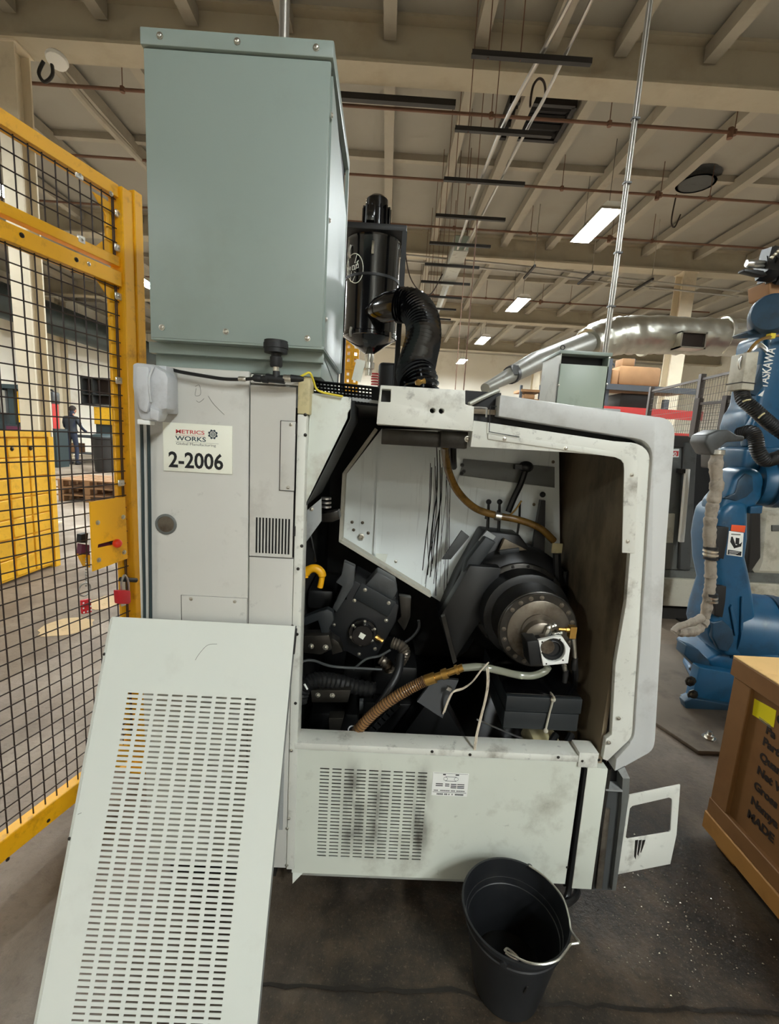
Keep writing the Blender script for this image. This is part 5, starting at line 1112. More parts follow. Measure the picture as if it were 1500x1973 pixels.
for (px, py) in ((5,1652),(84,1578)): s_, z_ = fpix(px, py); screw(fp(s_, z_, .02), fn, .006, r, M['dark_steel'], 'bolt')
# gussets in the panel corners
for z0_, dz in ((zb0, -.05), (fpix(0,262)[1], -.05), (fpix(0,390)[1], .05)):
    bm = B(); prism(bm, [fp(s1_-.035, z0_, -.002), fp(s1_-.085, z0_, -.002), fp(s1_-.035, z0_+dz, -.002)], fn*.004); obj('corner_gusset', bm, M['yellow_paint'], r)
# latch plate
NL = .035
q = [(173,968),(222,958),(243,957),(245,1075),(236,1080),(180,1101)]
bm = B(); s0_, z0_ = fpix(174,966,NL); 
pts = [fp(*fpix(px, py, NL), NL) for px, py in ((173,967),(241,957),(246,1076),(179,1101))]
mm_ = fpix(188, 1053, NL), fpix(218, 1044, NL)
hole_ = [fp(a, b, NL) for a, b in (fpix(188,1056,NL), fpix(189,1049,NL), fpix(219,1041,NL), fpix(219,1049,NL))]
plate(bm, pts, [hole_], fn*-.004); lp_ = obj('latch_plate', bm, M['yellow_paint'], r)
bm = B(); fbox(bm, fpix(186,1050,.02)[0], fpix(224,1045,.02)[0], fpix(188,1062,.02)[1], fpix(219,1036,.02)[1], .012, .02); obj('bolt_bar', bm, M['maroon'], lp_)
for (px, py) in ((188,1007),(237,996),(190,1079),(239,1064)): screw(fp(*fpix(px, py, NL), NL), fn, .0085, lp_, M['zinc'], 'bolt')
bm = B(); c = fp(*fpix(226,1047,NL+.02), NL+.02); ball(bm, c, .0155); kn = obj('latch_knob', bm, M['red_ball'], lp_, 'red ball knob')
bm = B(); cyl(bm, c, c-fn*.03, .005, seg=8); obj('knob_stem', bm, M['strut_dark'], kn)
# latch body behind the mesh
for nm, pp, m_ in (('latch_body', [(158,1048),(172,1050),(173,1070),(156,1068)], 'maroon'), ('latch_grip', [(157,1030),(170,1027),(168,1046),(156,1046)], 'black_matte'), ('latch_bracket', [(156,1068),(174,1069),(174,1094),(168,1093)], 'yellow_paint')):
    bm = B(); prism(bm, [fp(*fpix(px, py, -.02), -.02) for px, py in pp], fn*-.02); obj(nm, bm, M[m_], r)
bm = B(); a = fp(*fpix(232,1116,.03), .03); b = fp(*fpix(262,1118,.03), .03); cyl(bm, a, b, .0085, seg=10); obj('hasp_bar', bm, M['black_matte'], r)
bm = B(); s_, z_ = fpix(236,1140); fbox(bm, s_-.018, s_+.0, z_-.05, z_+.06, .008, .014); obj('hasp_plate', bm, M['zinc'], r)
# padlock and key tag
c = fp(*fpix(240,1151,.034), .034); r = base('padlock', c, 'red padlock hanging on the yellow fence post hasp', 'padlock')
def fpr(pts, n0, n1, m, name, bev=.003):
    bm = B(); prism(bm, [fp(*fpix(px, py, n1), n1) for px, py in pts], fn*(n0-n1)); bevel(bm, bev, 2); return obj(name, bm, m, r)
fpr([(228,1138),(252,1138),(253,1160),(249,1164),(230,1164)], .022, .046, M['red_plastic'], 'body', .004)
bm = B(); tube(bm, [fp(*fpix(234,1140,.03), .03), fp(*fpix(234,1122,.036), .036), fp(*fpix(240,1108,.046), .046), fp(*fpix(247,1122,.036), .036), fp(*fpix(248,1140,.03), .03)], .0038, 8); obj('shackle', bm, M['steel'], r)
c = fp(*fpix(168,1168,.0), 0); r = base('key_tag', c, 'red dotted tag hanging on a bead chain with a split ring behind the mesh', 'tag')
bm = B()
for k in range(11): ball(bm, fp(*fpix(166+.0*k, 1076+5.2*k, -.012), -.012), .0036, 8, 5)
obj('bead_chain', bm, M['steel'], r)
bm = B(); cc = fp(*fpix(163,1136,-.012), -.012); tube(bm, [cc+fd*(.022*math.cos(t))+V((0,0,.022*math.sin(t))) for t in [2*math.pi*i/20 for i in range(20)]], .0025, 6, 1, closed=True); obj('split_ring', bm, M['steel'], r)
fpr([(158,1157),(176,1153),(178,1180),(160,1184)], -.02, -.008, M['red_plastic'], 'tag_body', .004)
for (px, py) in ((161,1162),(174,1158),(161,1172),(175,1168),(162,1180),(169,1178),(176,1175)):
    bm = B(); a = fp(*fpix(px, py, -.0075), -.0075); cyl(bm, a, a-fn*.001, .0032, seg=8); obj('dot', bm, M['white_print'], r)

# ================================================================ perforated panel leaning on the cabinet
r = base('vent_panel', (-.44, .74, 0), 'large pale perforated sheet metal panel leaning against the left cabinet', 'panel')
T0 = V((0, 1.095, .89)); dn = (V((0, .738, 0))-V((0, 1.11, .89))).normalized(); T0 = V((0, 1.11, .89)); ln_n = V((1,0,0)).cross(dn); ln_n = ln_n if ln_n.y > 0 else -ln_n
px0, px1, LP = -.672, -.2065, .962
bm = B(); xs = [-.6015-px0+.03615*i for i in range(9)]; n_r = 57; ys2 = [LP-.1835-.0117*(j) for j in range(n_r)]
slots(bm, V((px0, 0, 0))+T0+dn*LP, (1,0,0), -dn, ln_n*.0016, px1-px0, LP, xs, ys2, .0265, .0045)
obj('sheet', bm, M['lean_paint'], r)
bm = B(); a = V((px0, 0, 0))+T0; prism(bm, [a+V((-.0005,0,0)), a+V((-.003,0,0))+dn*.0+ln_n*.001, a+V((-.010,0,0))+dn*.006+ln_n*.006, a+V((-.010,0,0))+dn*LP+ln_n*.006, a+V((-.0005,0,0))+dn*LP], ln_n*.0016); obj('left_flange', bm, M['lean_paint'], r)
bm = B(); box(bm, 0,1,0,1,0,1); bm.clear()
def lq(x, s, n): return V((x, 0, 0))+T0+dn*s+ln_n*n
def lbox(bm, x0, x1, s0, s1, n0, n1):
    vs_ = [bm.verts.new(lq(x, s, n)) for x in (x0, x1) for s in (s0, s1) for n in (n0, n1)]
    for f in ((0,1,3,2),(4,6,7,5),(0,4,5,1),(2,3,7,6),(0,2,6,4),(1,5,7,3)): bm.faces.new([vs_[i] for i in f])
bm = B(); lbox(bm, px0-.010, px0-.0085, .006, LP, .006, .03); obj('left_return', bm, M['lean_paint'], r)
bm = B(); lbox(bm, px1-.0015, px1, .0, LP, .0016, .022); obj('right_return', bm, M['grey_edge'], r)
bm = B(); lbox(bm, px0, px1, 0, .0016, .0016, .02); obj('top_return', bm, M['lean_paint'], r)
bm = B(); lbox(bm, px1-.003, px1+.003, .006, .07, .004, .016); obj('edge_clip', bm, M['strut_dark'], r)
for s_ in (.092, .50): screw(lq(px0-.0055, s_, .002), -ln_n, .004, r, M['dark_steel'])
for pts in ([(418,1241),(400,1243),(385,1258),(376,1272)], [(150,1569),(157,1566)]):
    bm = B()
    qq = []
    for px, py in pts:
        d = RW @ _ray(px, py); t = ln_n.dot(T0-EYE)/ln_n.dot(d); qq.append(EYE+t*d-ln_n*.0003)
    tube(bm, qq, .0006, 5, 4); obj('scratch', bm, M['ink_grey'], r)

# ================================================================ bucket
bc = V((.39, .967, 0)); hb = .24; r = base('bucket', bc, 'black plastic bucket with a wire handle and dark oil inside', 'bucket')
bm = B()
lathe(bm, bc, (0,0,1), [(.0,.078),(.004,.083),(.02,.086),(.192,.118),(.194,.122),(.203,.124),(.206,.122),(.228,.128),(.230,.133),(hb,.133),(hb,.128),(.231,.126),(.178,.117),(.175,.113),(.02,.083),(.02,.001)], 64, caps=False)
bm.faces.new([v for v in bm.verts][:64][::-1]); obj('body', bm, M['bucket_black'], r)
bm = B(); lathe(bm, bc, (0,0,1), [(.052,.001),(.053,.0885)], 48, caps=False); obj('oil', bm, M['oil'], r, 'dark oil pool')
e1, e2 = P(1019,1668,Z=.245), P(974,1833,Z=.235)
bm = B(); hpts = [e1, P(1050,1690,Z=.250), P(1082,1727,Z=.253), P(1095,1765,Z=.254), P(1099,1790,Z=.254), P(1108,1805,Z=.256), P(1115,1816,Z=.256), P(1099,1820,Z=.254), P(1090,1832,Z=.253), P(1074,1850,Z=.251), P(1045,1858,Z=.249), P(1012,1853,Z=.245), e2]
tube(bm, hpts, .0026, 8, 5); obj('handle', bm, M['zinc'], r)
for c in (e1, e2):
    n_ = V((c.x-bc.x, c.y-bc.y, 0)).normalized(); bm = B(); q = bc+n_*.130+V((0,0,c.z-.012)); cyl(bm, q-n_*.004, q+n_*.007, .010, .008, 12); obj('handle_ear', bm, M['bucket_black'], r)
bm = B(); tube(bm, [P(971,1832,Z=.236), P(978,1828,Z=.241), P(996,1843,Z=.241), P(997,1849,Z=.235), P(984,1844,Z=.233), P(973,1836,Z=.234)], .0026, 6); obj('handle_hook', bm, M['zinc'], r)
bm = B(); q = P(1006,1900,Z=.13); q = bc+(V((q.x-bc.x, q.y-bc.y, 0)).normalized()*.108)+V((0,0,.13)); tube(bm, [q, q+V((.004,-.004,.022))], .003, 6, 1); obj('body_notch', bm, M['strut_dark'], r)

# ================================================================ crate
CX, cy0, cy1, cz0, cz1 = 1.25, .45, P(1420,1270,X=1.25).y, P(1363,1560,X=1.25).z, P(1420,1300,X=1.25).z
r = base('shipping_crate', (CX+.45, (cy0+cy1)/2, 0), 'brown plywood shipping crate with black lettering and a yellow label', 'crate')
bxc = lambda name, a, m, bev=.003, lab=None, par=None: (lambda bm: (box(bm, *a), bevel(bm, bev, 1), obj(name, bm, M[m], par or r, lab))[2])(B())
bxc('board', (CX+.012, CX+.9, cy0, cy1-.02, cz0, cz1+.03), 'crate_board')
lidz = P(1422,1266,X=CX).z
bxc('lid', (CX-.008, CX+.92, cy0-.02, cy1+.012, cz1-.01, lidz-.006), 'crate_board')
bxc('lid_top', (CX-.008, CX+.92, cy0-.02, cy1+.012, lidz-.006, lidz), 'crate_lid', .002)
bxc('corner_batten', (CX-.002, CX+.02, cy1-.075, cy1, cz0, cz1-.011), 'crate_board')
bxc('bottom_batten', (CX-.004, CX+.02, cy0, cy1+.004, cz0-.005, cz0+.055), 'crate_board')
bxc('skid', (CX-.006, CX+.09, cy0-.1, cy1+.012, cz0-.075, cz0-.006), 'crate_wood', .004)
bxc('skid', (CX+.8, CX+.9, cy0-.1, cy1+.012, cz0-.075, cz0-.006), 'crate_wood', .004)
for yy in (cy0+.05, (cy0+cy1)/2, cy1-.12): bxc('runner', (CX+.02, CX+.88, yy, yy+.09, 0, cz0-.076), 'crate_wood', .004)
xx = CX+.0118
lab = P(1451,1346,X=xx), P(1495,1402,X=xx)
ya, yb_ = P(1451,1360,X=xx).y, P(1497,1390,X=xx).y
bm = B(); q = [P(1453,1346,X=xx), P(1495,1369,X=xx), P(1490,1402,X=xx), P(1449,1377,X=xx)]; prism(bm, q, (-.0008,0,0)); lb_ = obj('shipping_label', bm, M['label_yellow'], r, 'yellow shipping label')
xt = xx-.0006
for s_, (px, py), sz in (('C', (1494,1390), .04), ('Pa', (1474,1411), .036), ('Part', (1468,1433), .036), ('Quan', (1462,1461), .036), ('Net W', (1457,1488), .036), ('Gross', (1451,1517), .036), ('Namya', (1445,1546), .036), ('MADE', (1438,1572), .038)):
    a = P(px, py, X=xt); text('lettering', s_, sz, (xt, a.y, a.z), (0,-1,0), (0,0,1), M['ink_brown'], r, bold=.0016)
for k in range(3):
    a = P(1462, 1381+2.4*k, X=xx); bm = B(); box(bm, xx-.0012, xx-.0007, a.y-.045, a.y, a.z-.001, a.z+.0007); obj('label_print', bm, M['ink_grey'], lb_)

# ================================================================ blue robot
r = base('robot_arm', (2.1, 2.5, 0), 'large blue industrial robot arm with a sleeved hose, right of the machine', 'robot')
YR = 2.42
def rs(name, pts, y, t, m, bev=.02, label=None, parent=None):
    bm = B(); prism(bm, px_pts(pts, y), (0, t, 0)); bevel(bm, bev, 3); return obj(name, bm, M[m], parent or r, label)
def rc(name, px, py, y, axis, rpx, prof, m, seg=32, parent=None):
    """turned part around axis; prof in units of its pixel radius"""
    c = P(px, py, Y=y); R_ = (P(px+rpx, py, Y=y)-c).length; bm = B(); lathe(bm, c, axis, [(a*R_, b*R_) for a, b in prof], seg); return obj(name, bm, M[m], parent or r)
# base and swivel
bm = B(); lathe(bm, V((2.29,2.58,.02)), (0,0,1), [(0,.33),(.035,.33),(.045,.31)], 8); bevel(bm, .008); obj('base_flange', bm, M['robot_blue'], r)
bm = B(); lathe(bm, V((2.29,2.58,.06)), (0,0,1), [(0,.28),(.03,.265),(.18,.255),(.20,.24)], 36); obj('base', bm, M['robot_blue'], r)
for (x, y) in ((2.02,2.44),(2.10,2.34),(2.24,2.28),(2.0,2.62)): 
    bm = B(); lathe(bm, (x, y, .062), (0,0,1), [(0,.03),(.012,.03),(.014,.02),(.04,.02)], 6); obj('anchor_bolt', bm, M['dark_steel'], r)
bm = B(); lathe(bm, V((2.27,2.56,.262)), (0,0,1), [(0,.22),(.03,.20)], 36); obj('swivel_ring', bm, M['robot_dark'], r)
bm = B(); lathe(bm, V((2.27,2.56,.292)), (0,0,1), [(0,.30),(.03,.31),(.06,.30),(.08,.22)], 36); obj('turntable', bm, M['robot_blue'], r)
rs('base_block', [(1347,1286),(1440,1302),(1450,1382),(1330,1362),(1322,1350),(1333,1345)], 2.29, .06, 'robot_blue', .006)
rs('base_foot', [(1318,1352),(1333,1345),(1452,1366),(1452,1392),(1400,1384),(1322,1368)], 2.265, .05, 'robot_dark', .006)
for q_ in ((1329,1312),(1333,1338)):
    screw(P(*q_, Y=2.285), F, .03, r, M['dark_steel'], 'bolt')
rs('swivel_bracket', [(1322,1243),(1345,1252),(1367,1275),(1365,1298),(1345,1290),(1318,1262)], 2.35, .08, 'robot_dark', .006)
rs('swivel_housing', [(1362,1272),(1385,1262),(1420,1230),(1470,1225),(1500,1260),(1510,1300),(1440,1312),(1372,1290)], 2.38, .3, 'robot_blue')
# lower joint drum and lower arm
rc('lower_joint', 1460, 1212, 2.46, (1,-.28,0), 66, [(-.9,.9),(-.85,1),(.1,1),(.15,.93),(.28,.93),(.33,1),(1.1,1.0),(1.15,.8)], 'robot_blue', 36)
rc('joint_ring', 1462, 1212, 2.45, (1,-.28,0), 66, [(.13,.94),(.14,1.015),(.28,1.015),(.3,.94)], 'robot_dark', 36)
la = [(1381,1015),(1388,985),(1408,966),(1445,968),(1445,1040),(1440,1075),(1447,1105),(1455,1150),(1462,1210),(1452,1258),(1430,1268),(1400,1268),(1374,1240),(1366,1210),(1372,1180),(1388,1130),(1380,1090),(1377,1040)]
rs('lower_arm', la, 2.33, .22, 'robot_blue', .035)
rs('arm_recess', [(1372,1200),(1392,1195),(1412,1215),(1414,1235),(1402,1256),(1384,1252),(1372,1228)], 2.325, .03, 'robot_dark', .006)
rs('arm_rib', [(1406,1172),(1410,1165),(1418,1195),(1421,1225),(1416,1226)], 2.318, .03, 'robot_blue', .004)
rs('arm_rib', [(1428,1150),(1432,1150),(1432,1220),(1426,1225)], 2.318, .03, 'robot_blue', .004)
rs('cable_bracket', [(1376,1128),(1399,1130),(1397,1160),(1392,1190),(1376,1186)], 2.31, .03, 'black_matte', .004)
rs('cable_bracket', [(1378,1014),(1404,1016),(1400,1046),(1394,1078),(1376,1072)], 2.31, .03, 'black_matte', .004)
# upper end of the lower arm: clevis around the elbow
rs('elbow_clevis', [(1384,1000),(1388,968),(1402,952),(1412,925),(1428,906),(1450,900),(1468,908),(1478,930),(1474,955),(1458,975),(1440,985),(1445,1008)], 2.35, .16, 'robot_blue', .025)
rs('clevis_recess', [(1394,960),(1415,950),(1422,925),(1436,912),(1450,918),(1452,945),(1438,958),(1418,966)], 2.345, .02, 'robot_dark', .006)
rc('elbow_drum', 1478, 932, 2.42, (1,-.25,0), 42, [(-.5,.95),(-.4,1),(.1,1),(.15,.92),(.5,.92),(.55,1.05),(1.8,1.05),(1.85,.9)], 'robot_blue', 32)
ring_ = rc('elbow_ring', 1482, 932, 2.40, (1,-.25,0), 44, [(.0,.9),(.02,1.03),(.3,1.03),(.32,.9)], 'robot_dark', 32)
for k in range(10):
    a = math.pi*.5+math.pi*k/9; c = P(1488,932,Y=2.37); screw(c+V((-.0, math.cos(a)*.125*.3, math.cos(a)*0))+V((0,.06*math.cos(a),.118*math.sin(a-math.pi/2))), (1,-.3,0), .008, ring_, M['strut_dark'], 'bolt')
rs('elbow_lug', [(1446,976),(1470,974),(1468,990),(1444,990)], 2.33, .06, 'robot_blue', .006)
# upper arm standing upright, wrist on top
ua = [(1462,905),(1440,880),(1437,860),(1438,820),(1446,795),(1458,780),(1465,740),(1474,660),(1480,640),(1530,640),(1530,905)]
rs('upper_arm', ua, 2.45, .22, 'robot_blue', .03)
rs('upper_arm_foot', [(1430,895),(1436,862),(1510,862),(1510,915),(1432,912)], 2.42, .2, 'robot_blue', .02)
rs('upper_arm_neck', [(1457,795),(1466,800),(1462,862),(1440,862),(1440,830)], 2.43, .06, 'robot_blue', .02)
rc('wrist_drum', 1484, 606, 2.36, (-.55,-.83,0), 35, [(-1.6,.9),(-.5,.95),(-.4,1),(.35,1),(.5,.9),(.55,.5)], 'robot_dark', 32)
rs('wrist_arm', [(1478,660),(1490,632),(1503,575),(1530,570),(1530,660)], 2.46, .18, 'robot_blue', .03)
rs('wrist_lip', [(1437,640),(1456,632),(1500,628),(1500,642),(1441,645)], 2.38, .1, 'robot_dark', .004)
rs('wrist_flange', [(1480,540),(1500,538),(1520,540),(1520,575),(1482,570)], 2.44, .14, 'carton', .008)
bm = B(); rg = random.Random(9)
for k in range(26):
    c = P(rg.uniform(1476,1520), rg.uniform(494,534), Y=2.40+rg.uniform(0,.12)); s_ = rg.uniform(.02,.045); box(bm, c.x-s_, c.x+s_, c.y-s_, c.y+s_, c.z-s_, c.z+s_, rot=Matrix.Rotation(rg.uniform(0,1.5),3,'Y') @ Matrix.Rotation(rg.uniform(0,1.5),3,'X'))
obj('gripper_block', bm, M['black_oily'], r)
rs('gripper_jaw', [(1434,517),(1470,521),(1478,530),(1466,530),(1432,522)], 2.38, .04, 'black_oily', .003)
for k, y in enumerate((504, 512)):
    a, b = P(1438, y, Y=2.38), P(1476, y+2, Y=2.40); bm = B(); cyl(bm, a, b, .009, seg=10); obj('gripper_pin', bm, M['steel'], r)
bm = B(); lathe(bm, P(1437,508,Y=2.38), (1,0,0), [(0,.014),(.02,.02),(.03,.02),(.035,.012)], 12); obj('gripper_nozzle', bm, M['steel'], r)
bm = B(); 
for (x, y) in ((1492,490),(1497,484),(1486,496)): ball(bm, P(x, y, Y=2.38), .012, 8, 6)
obj('chips_on_gripper', bm, M['swarf'], r)
# control box on the arm, hoses
rs('valve_box', [(1438,679),(1462,677),(1452,752),(1427,750)], 2.30, .10, 'machine_white', .004)
rs('valve_box_strap', [(1429,735),(1456,738),(1456,740),(1429,737)], 2.297, .11, 'strut_dark', .0005)
rs('box_mount', [(1446,750),(1468,700),(1470,745),(1456,763),(1444,758)], 2.36, .05, 'robot_dark', .004)
hosed('air_hose', [P(1530,644,Y=2.4), P(1490,648,Y=2.35), P(1462,656,Y=2.32), P(1446,672,Y=2.31), P(1438,684,Y=2.31)], .008, M['hose_amber'], r)
bm = B(); box(bm, P(1484,648,Y=2.35).x-.012, P(1484,648,Y=2.35).x+.012, 2.335, 2.365, P(1484,648,Y=2.35).z-.012, P(1484,648,Y=2.35).z+.012); obj('yellow_clip', bm, M['cable_yellow'], r)
for k in range(3): hosed('silver_line', [P(1476,678-3*k,Y=2.37), P(1462,668-3*k,Y=2.36), P(1448,676-2*k,Y=2.36)], .006, M['steel'], r)
for k in range(2): hosed('silver_line', [P(1436,680,Y=2.33), P(1425,690+4*k,Y=2.33), P(1423,705,Y=2.33), P(1428,716,Y=2.33)], .006, M['steel'], r)
cor = lambda f, i: .030+.004*(i % 2)
hosed('black_conduit', [P(1428,752,Y=2.36), P(1432,770,Y=2.33), P(1448,785,Y=2.31), P(1470,805,Y=2.3), P(1490,822,Y=2.3), P(1520,842,Y=2.3)], cor, M['black_rubber'], r, 14, 12)
hosed('black_conduit', [P(1424,836,Y=2.34), P(1445,832,Y=2.28), P(1455,845,Y=2.25), P(1459,868,Y=2.24), P(1472,886,Y=2.24), P(1490,884,Y=2.25), P(1520,872,Y=2.27)], cor, M['black_rubber'], r, 14, 12)
for a, b in (((1430,774),(1445,770)), ((1460,806),(1472,796)), ((1443,841),(1454,831)), ((1474,884),(1480,876))):
    hosed('cable_tie', [P(*a, Y=2.26), P((a[0]+b[0])/2, (a[1]+b[1])/2-1, Y=2.255), P(*b, Y=2.26)], .004, M['cream_paint'], r)
# sleeved hose with lamp-like elbow
rs('elbow_hood', [(1357,852),(1362,838),(1384,828),(1405,828),(1420,838),(1436,840),(1434,850),(1400,852),(1384,866),(1378,878),(1370,876)], 2.20, .12, 'dark_grey', .012)
slv = [P(1382,868,Y=2.22), P(1378,900,Y=2.22), P(1380,935,Y=2.22), P(1374,965,Y=2.22), P(1368,1000,Y=2.22), P(1366,1040,Y=2.22), P(1368,1080,Y=2.22), P(1368,1120,Y=2.22), P(1364,1150,Y=2.22), P(1358,1185,Y=2.23), P(1350,1205,Y=2.22), P(1330,1218,Y=2.20), P(1304,1216,Y=2.18)]
rz = random.Random(4); hosed('hose_sleeve', slv, lambda f, i: (.030-.006*f)*(1+rz.uniform(-.15,.13)), M['sleeve'], r, 16, 8)
hosed('sleeve_tail', [P(1352,1190,Y=2.2), P(1330,1200,Y=2.18), P(1305,1208,Y=2.17), P(1296,1218,Y=2.17)], lambda f, i: .022*(1+rz.uniform(-.1,.1))-.008*f, M['sleeve'], r, 12, 6)
for y in (1062, 1069, 1151, 1158): c = P(1368, y, Y=2.22); bm = B(); lathe(bm, c, (0,0,1), [(-.004,.028),(-.003,.034),(.006,.034),(.007,.028)], 16); obj('hose_band', bm, M['zinc'] , r)
for y in (1056, 1076, 1146): c = P(1368, y, Y=2.22); bm = B(); lathe(bm, c, (0,0,1), [(-.006,.028),(-.005,.033),(.008,.033),(.009,.028)], 16); obj('hose_band', bm, M['black_matte'], r)
bm = B(); lathe(bm, P(1380,872,Y=2.22), (0,0,1), [(-.01,.028),(-.008,.034),(.012,.034),(.014,.028)], 16); obj('hose_band', bm, M['zinc'], r)
# lettering and warning labels
a = P(1466, 748, Y=2.444); b = P(1482, 674, Y=2.444); up = (b-a).normalized(); text('lettering', 'YASKAWA', .066, (a.x+.03, 2.4445, a.z), tuple(up), (-up.z, 0, up.x), M['white_print'], r, bold=.001, stretch=(b-a).length/.30)
wl = rs('warning_label', [(1404,1023),(1432,1027),(1429,1073),(1399,1069)], 2.327, .002, 'white_print', .0003)
rs('orange_label', [(1409,1011),(1436,1013),(1434,1026),(1407,1023)], 2.327, .002, 'orange_label', .0003)
yl = 2.3265
for nm, pts in (('label_hand', [(1408,1034),(1411,1034),(1418,1054),(1414,1057),(1406,1044)]), ('label_block', [(1417,1036),(1424,1037),(1423,1050),(1416,1048)]), ('label_hand', [(1414,1052),(1426,1047),(1429,1044),(1427,1053),(1416,1056)]), ('label_text_block', [(1402,1059),(1428,1063),(1427,1071),(1401,1068)])):
    bm = B(); prism(bm, px_pts(pts, yl), (0,.0003,0)); obj(nm, bm, M['ink_black'], wl)
for k, y in enumerate((1061.5, 1064, 1066.5)): bm = B(); prism(bm, px_pts([(1404,y),(1424-3*k,y+2),(1424-3*k,y+2.8),(1404,y+.8)], yl-.0003), (0,.0003,0)); obj('label_line', bm, M['white_print'], wl)
bm = B(); prism(bm, px_pts([(1408,1030.5),(1426,1031.5),(1426,1029),(1408,1028)], yl), (0,.0003,0)); obj('label_line', bm, M['ink_grey'], wl)
tri = px_pts([(1460,762),(1472,752),(1468,764)], 2.425); bm = B(); prism(bm, tri, (0,.003,0)); obj('white_triangle', bm, M['white_print'], r)
# steel floor plate under the robot
r = base('floor_plate', (2.0, 2.4, 0), 'dirty steel anchor plate on the floor under the blue robot', 'plate')
bm = B(); prism(bm, [V((1.40,2.30,.001)), P(1345,1447,Z=.02)*1.0+V((0,0,-.019)), V((2.9,1.93,.001)), V((2.9,3.1,.001)), V((1.40,3.1,.001))], (0,0,.018)); bevel(bm, .003, 1); obj('plate', bm, M['plate_steel'], r)
for p in ((1365,1421),(1335,1310)):
    c = P(*p, Z=.02); bm = B(); lathe(bm, (c.x, c.y, .019), (0,0,1), [(0,.032),(.005,.032),(.006,.02),(.018,.02),(.019,.011),(.034,.011)], 6); obj('anchor_nut', bm, M['zinc'], r)

# ================================================================ grey lathe behind the robot
r = base('grey_lathe', (3.2, 4.0, 0), 'dark grey machine tool with a white door handle behind the blue robot', 'machine')
yl_ = 3.6
def gs(name, pts, y, t, m, bev=.004): bm = B(); prism(bm, px_pts(pts, y), (0, t, 0)); bevel(bm, bev, 1); return obj(name, bm, M[m], r)
gs('base', [(1240,1168),(1560,1185),(1560,1245),(1240,1205)], yl_+.06, 1.0, 'strut_dark')
gs('bed', [(1240,1112),(1560,1130),(1560,1182),(1240,1165)], yl_-.04, 1.0, 'machine_white')
gs('bed_edge', [(1240,1096),(1560,1108),(1560,1128),(1240,1110)], yl_, .9, 'grey_machine')
gs('foot', [(1310,1196),(1345,1198),(1345,1230),(1310,1228)], yl_, .3, 'strut_dark')
gs('door_panel', [(1270,860),(1318,860),(1318,1098),(1270,1096)], yl_, .06, 'grey_machine')
gs('door_edge', [(1318,852),(1340,852),(1343,862),(1330,1100),(1308,1098)], yl_-.03, .08, 'dark_grey', .008)
gs('top_beam', [(1270,838),(1325,840),(1345,852),(1345,864),(1270,860)], yl_-.02, .2, 'strut_dark')
gs('door_window', [(1281,893),(1303,888),(1306,895),(1300,965),(1297,972),(1281,970)], yl_-.004, .01, 'grey_machine', .002)
gs('door_handle', [(1322,904),(1330,904),(1318,1045),(1309,1045)], yl_-.08, .03, 'white_print', .003)
gs('handle_bracket', [(1313,904),(1324,904),(1322,912),(1312,912)], yl_-.07, .07, 'strut_dark', .001)
gs('door_latch', [(1284,990),(1300,990),(1296,1046),(1284,1046)], yl_-.02, .02, 'machine_white', .001)
lb_ = gs('model_label', [(1290,865),(1308,865),(1307,881),(1289,881)], yl_-.005, .004, 'white_print', .0003)
a = P(1289.5,879.5,Y=yl_-.0055); bm = B(); prism(bm, px_pts([(1284,869),(1307,869),(1306,879),(1284,879)], yl_-.0056), (0,.0005,0)); obj('label_field', bm, M['ink_red'], lb_)
a = P(1285.5,878,Y=yl_-.006); text('label_number', '200', .046, (a.x, yl_-.0062, a.z), (1,0,0), (0,0,1), M['white_print'], lb_, bold=.001)
gs('work_area', [(1335,860),(1470,862),(1470,1110),(1325,1108)], yl_+.5, .05, 'ink_black')
gs('work_floor', [(1322,1040),(1400,1046),(1400,1098),(1318,1094)], yl_+.1, .05, 'grey_machine')
gs('right_body', [(1470,985),(1600,985),(1600,1110),(1452,1106),(1462,1080)], yl_-.02, .8, 'machine_white', .03)
gs('right_edge', [(1446,985),(1466,985),(1466,1075),(1446,1104),(1440,1104)], yl_-.03, .3, 'strut_dark', .01)
gs('upper_body', [(1420,862),(1600,862),(1600,985),(1420,985)], yl_+.25, .6, 'strut_dark')
gs('hatch', [(1487,1012),(1510,1012),(1510,1024),(1487,1024)], yl_-.03, .03, 'grey_machine', .002)
# dark clutter and red panel beside the elbow
r = base('tool_carrier', P(1400, 880, Y=3.0), 'dark tool carrier with yellow tape behind the robot elbow', 'machine')
bm = B(); prism(bm, px_pts([(1388,866),(1440,850),(1440,900),(1388,905)], 3.0), (0,.2,0)); bevel(bm, .01); obj('body', bm, M['black_oily'], r)
bm = B(); c = P(1415,890,Y=3.1); box(bm, c.x-.05, c.x+.05, 3.05, 3.15, 0, c.z); obj('stand', bm, M['strut_dark'], r)
bm = B(); prism(bm, px_pts([(1402,874),(1420,848),(1424,852),(1408,878)], 2.97), (0,.02,0)); obj('tape', bm, M['cable_yellow'], r)
bm = B(); prism(bm, px_pts([(1396,886),(1416,886),(1412,896),(1394,896)], 2.97), (0,.02,0)); obj('red_lamp', bm, M['rack_red'], r)
bm = B(); a, b = P(1494,790,Y=4.2), P(1540,850,Y=4.2); 
r = base('red_bellows', a, 'red ribbed bellows cover at the right edge behind the robot', 'cover')
for k in range(22):
    bm = B(); z0_, z1_ = P(1494,700,Y=4.2).z, P(1420,862,Y=3.85).z+.06; z = z1_+(z0_-z1_)*k/22; box(bm, a.x+.03, a.x+.6, 4.2, 4.5, z, z+(z0_-z1_)/22*.6); obj('rib', bm, M['rack_red'], r)
bm = B(); box(bm, a.x+.05, a.x+.6, 4.22, 4.5, z1_, z0_); obj('core', bm, M['maroon'], r)

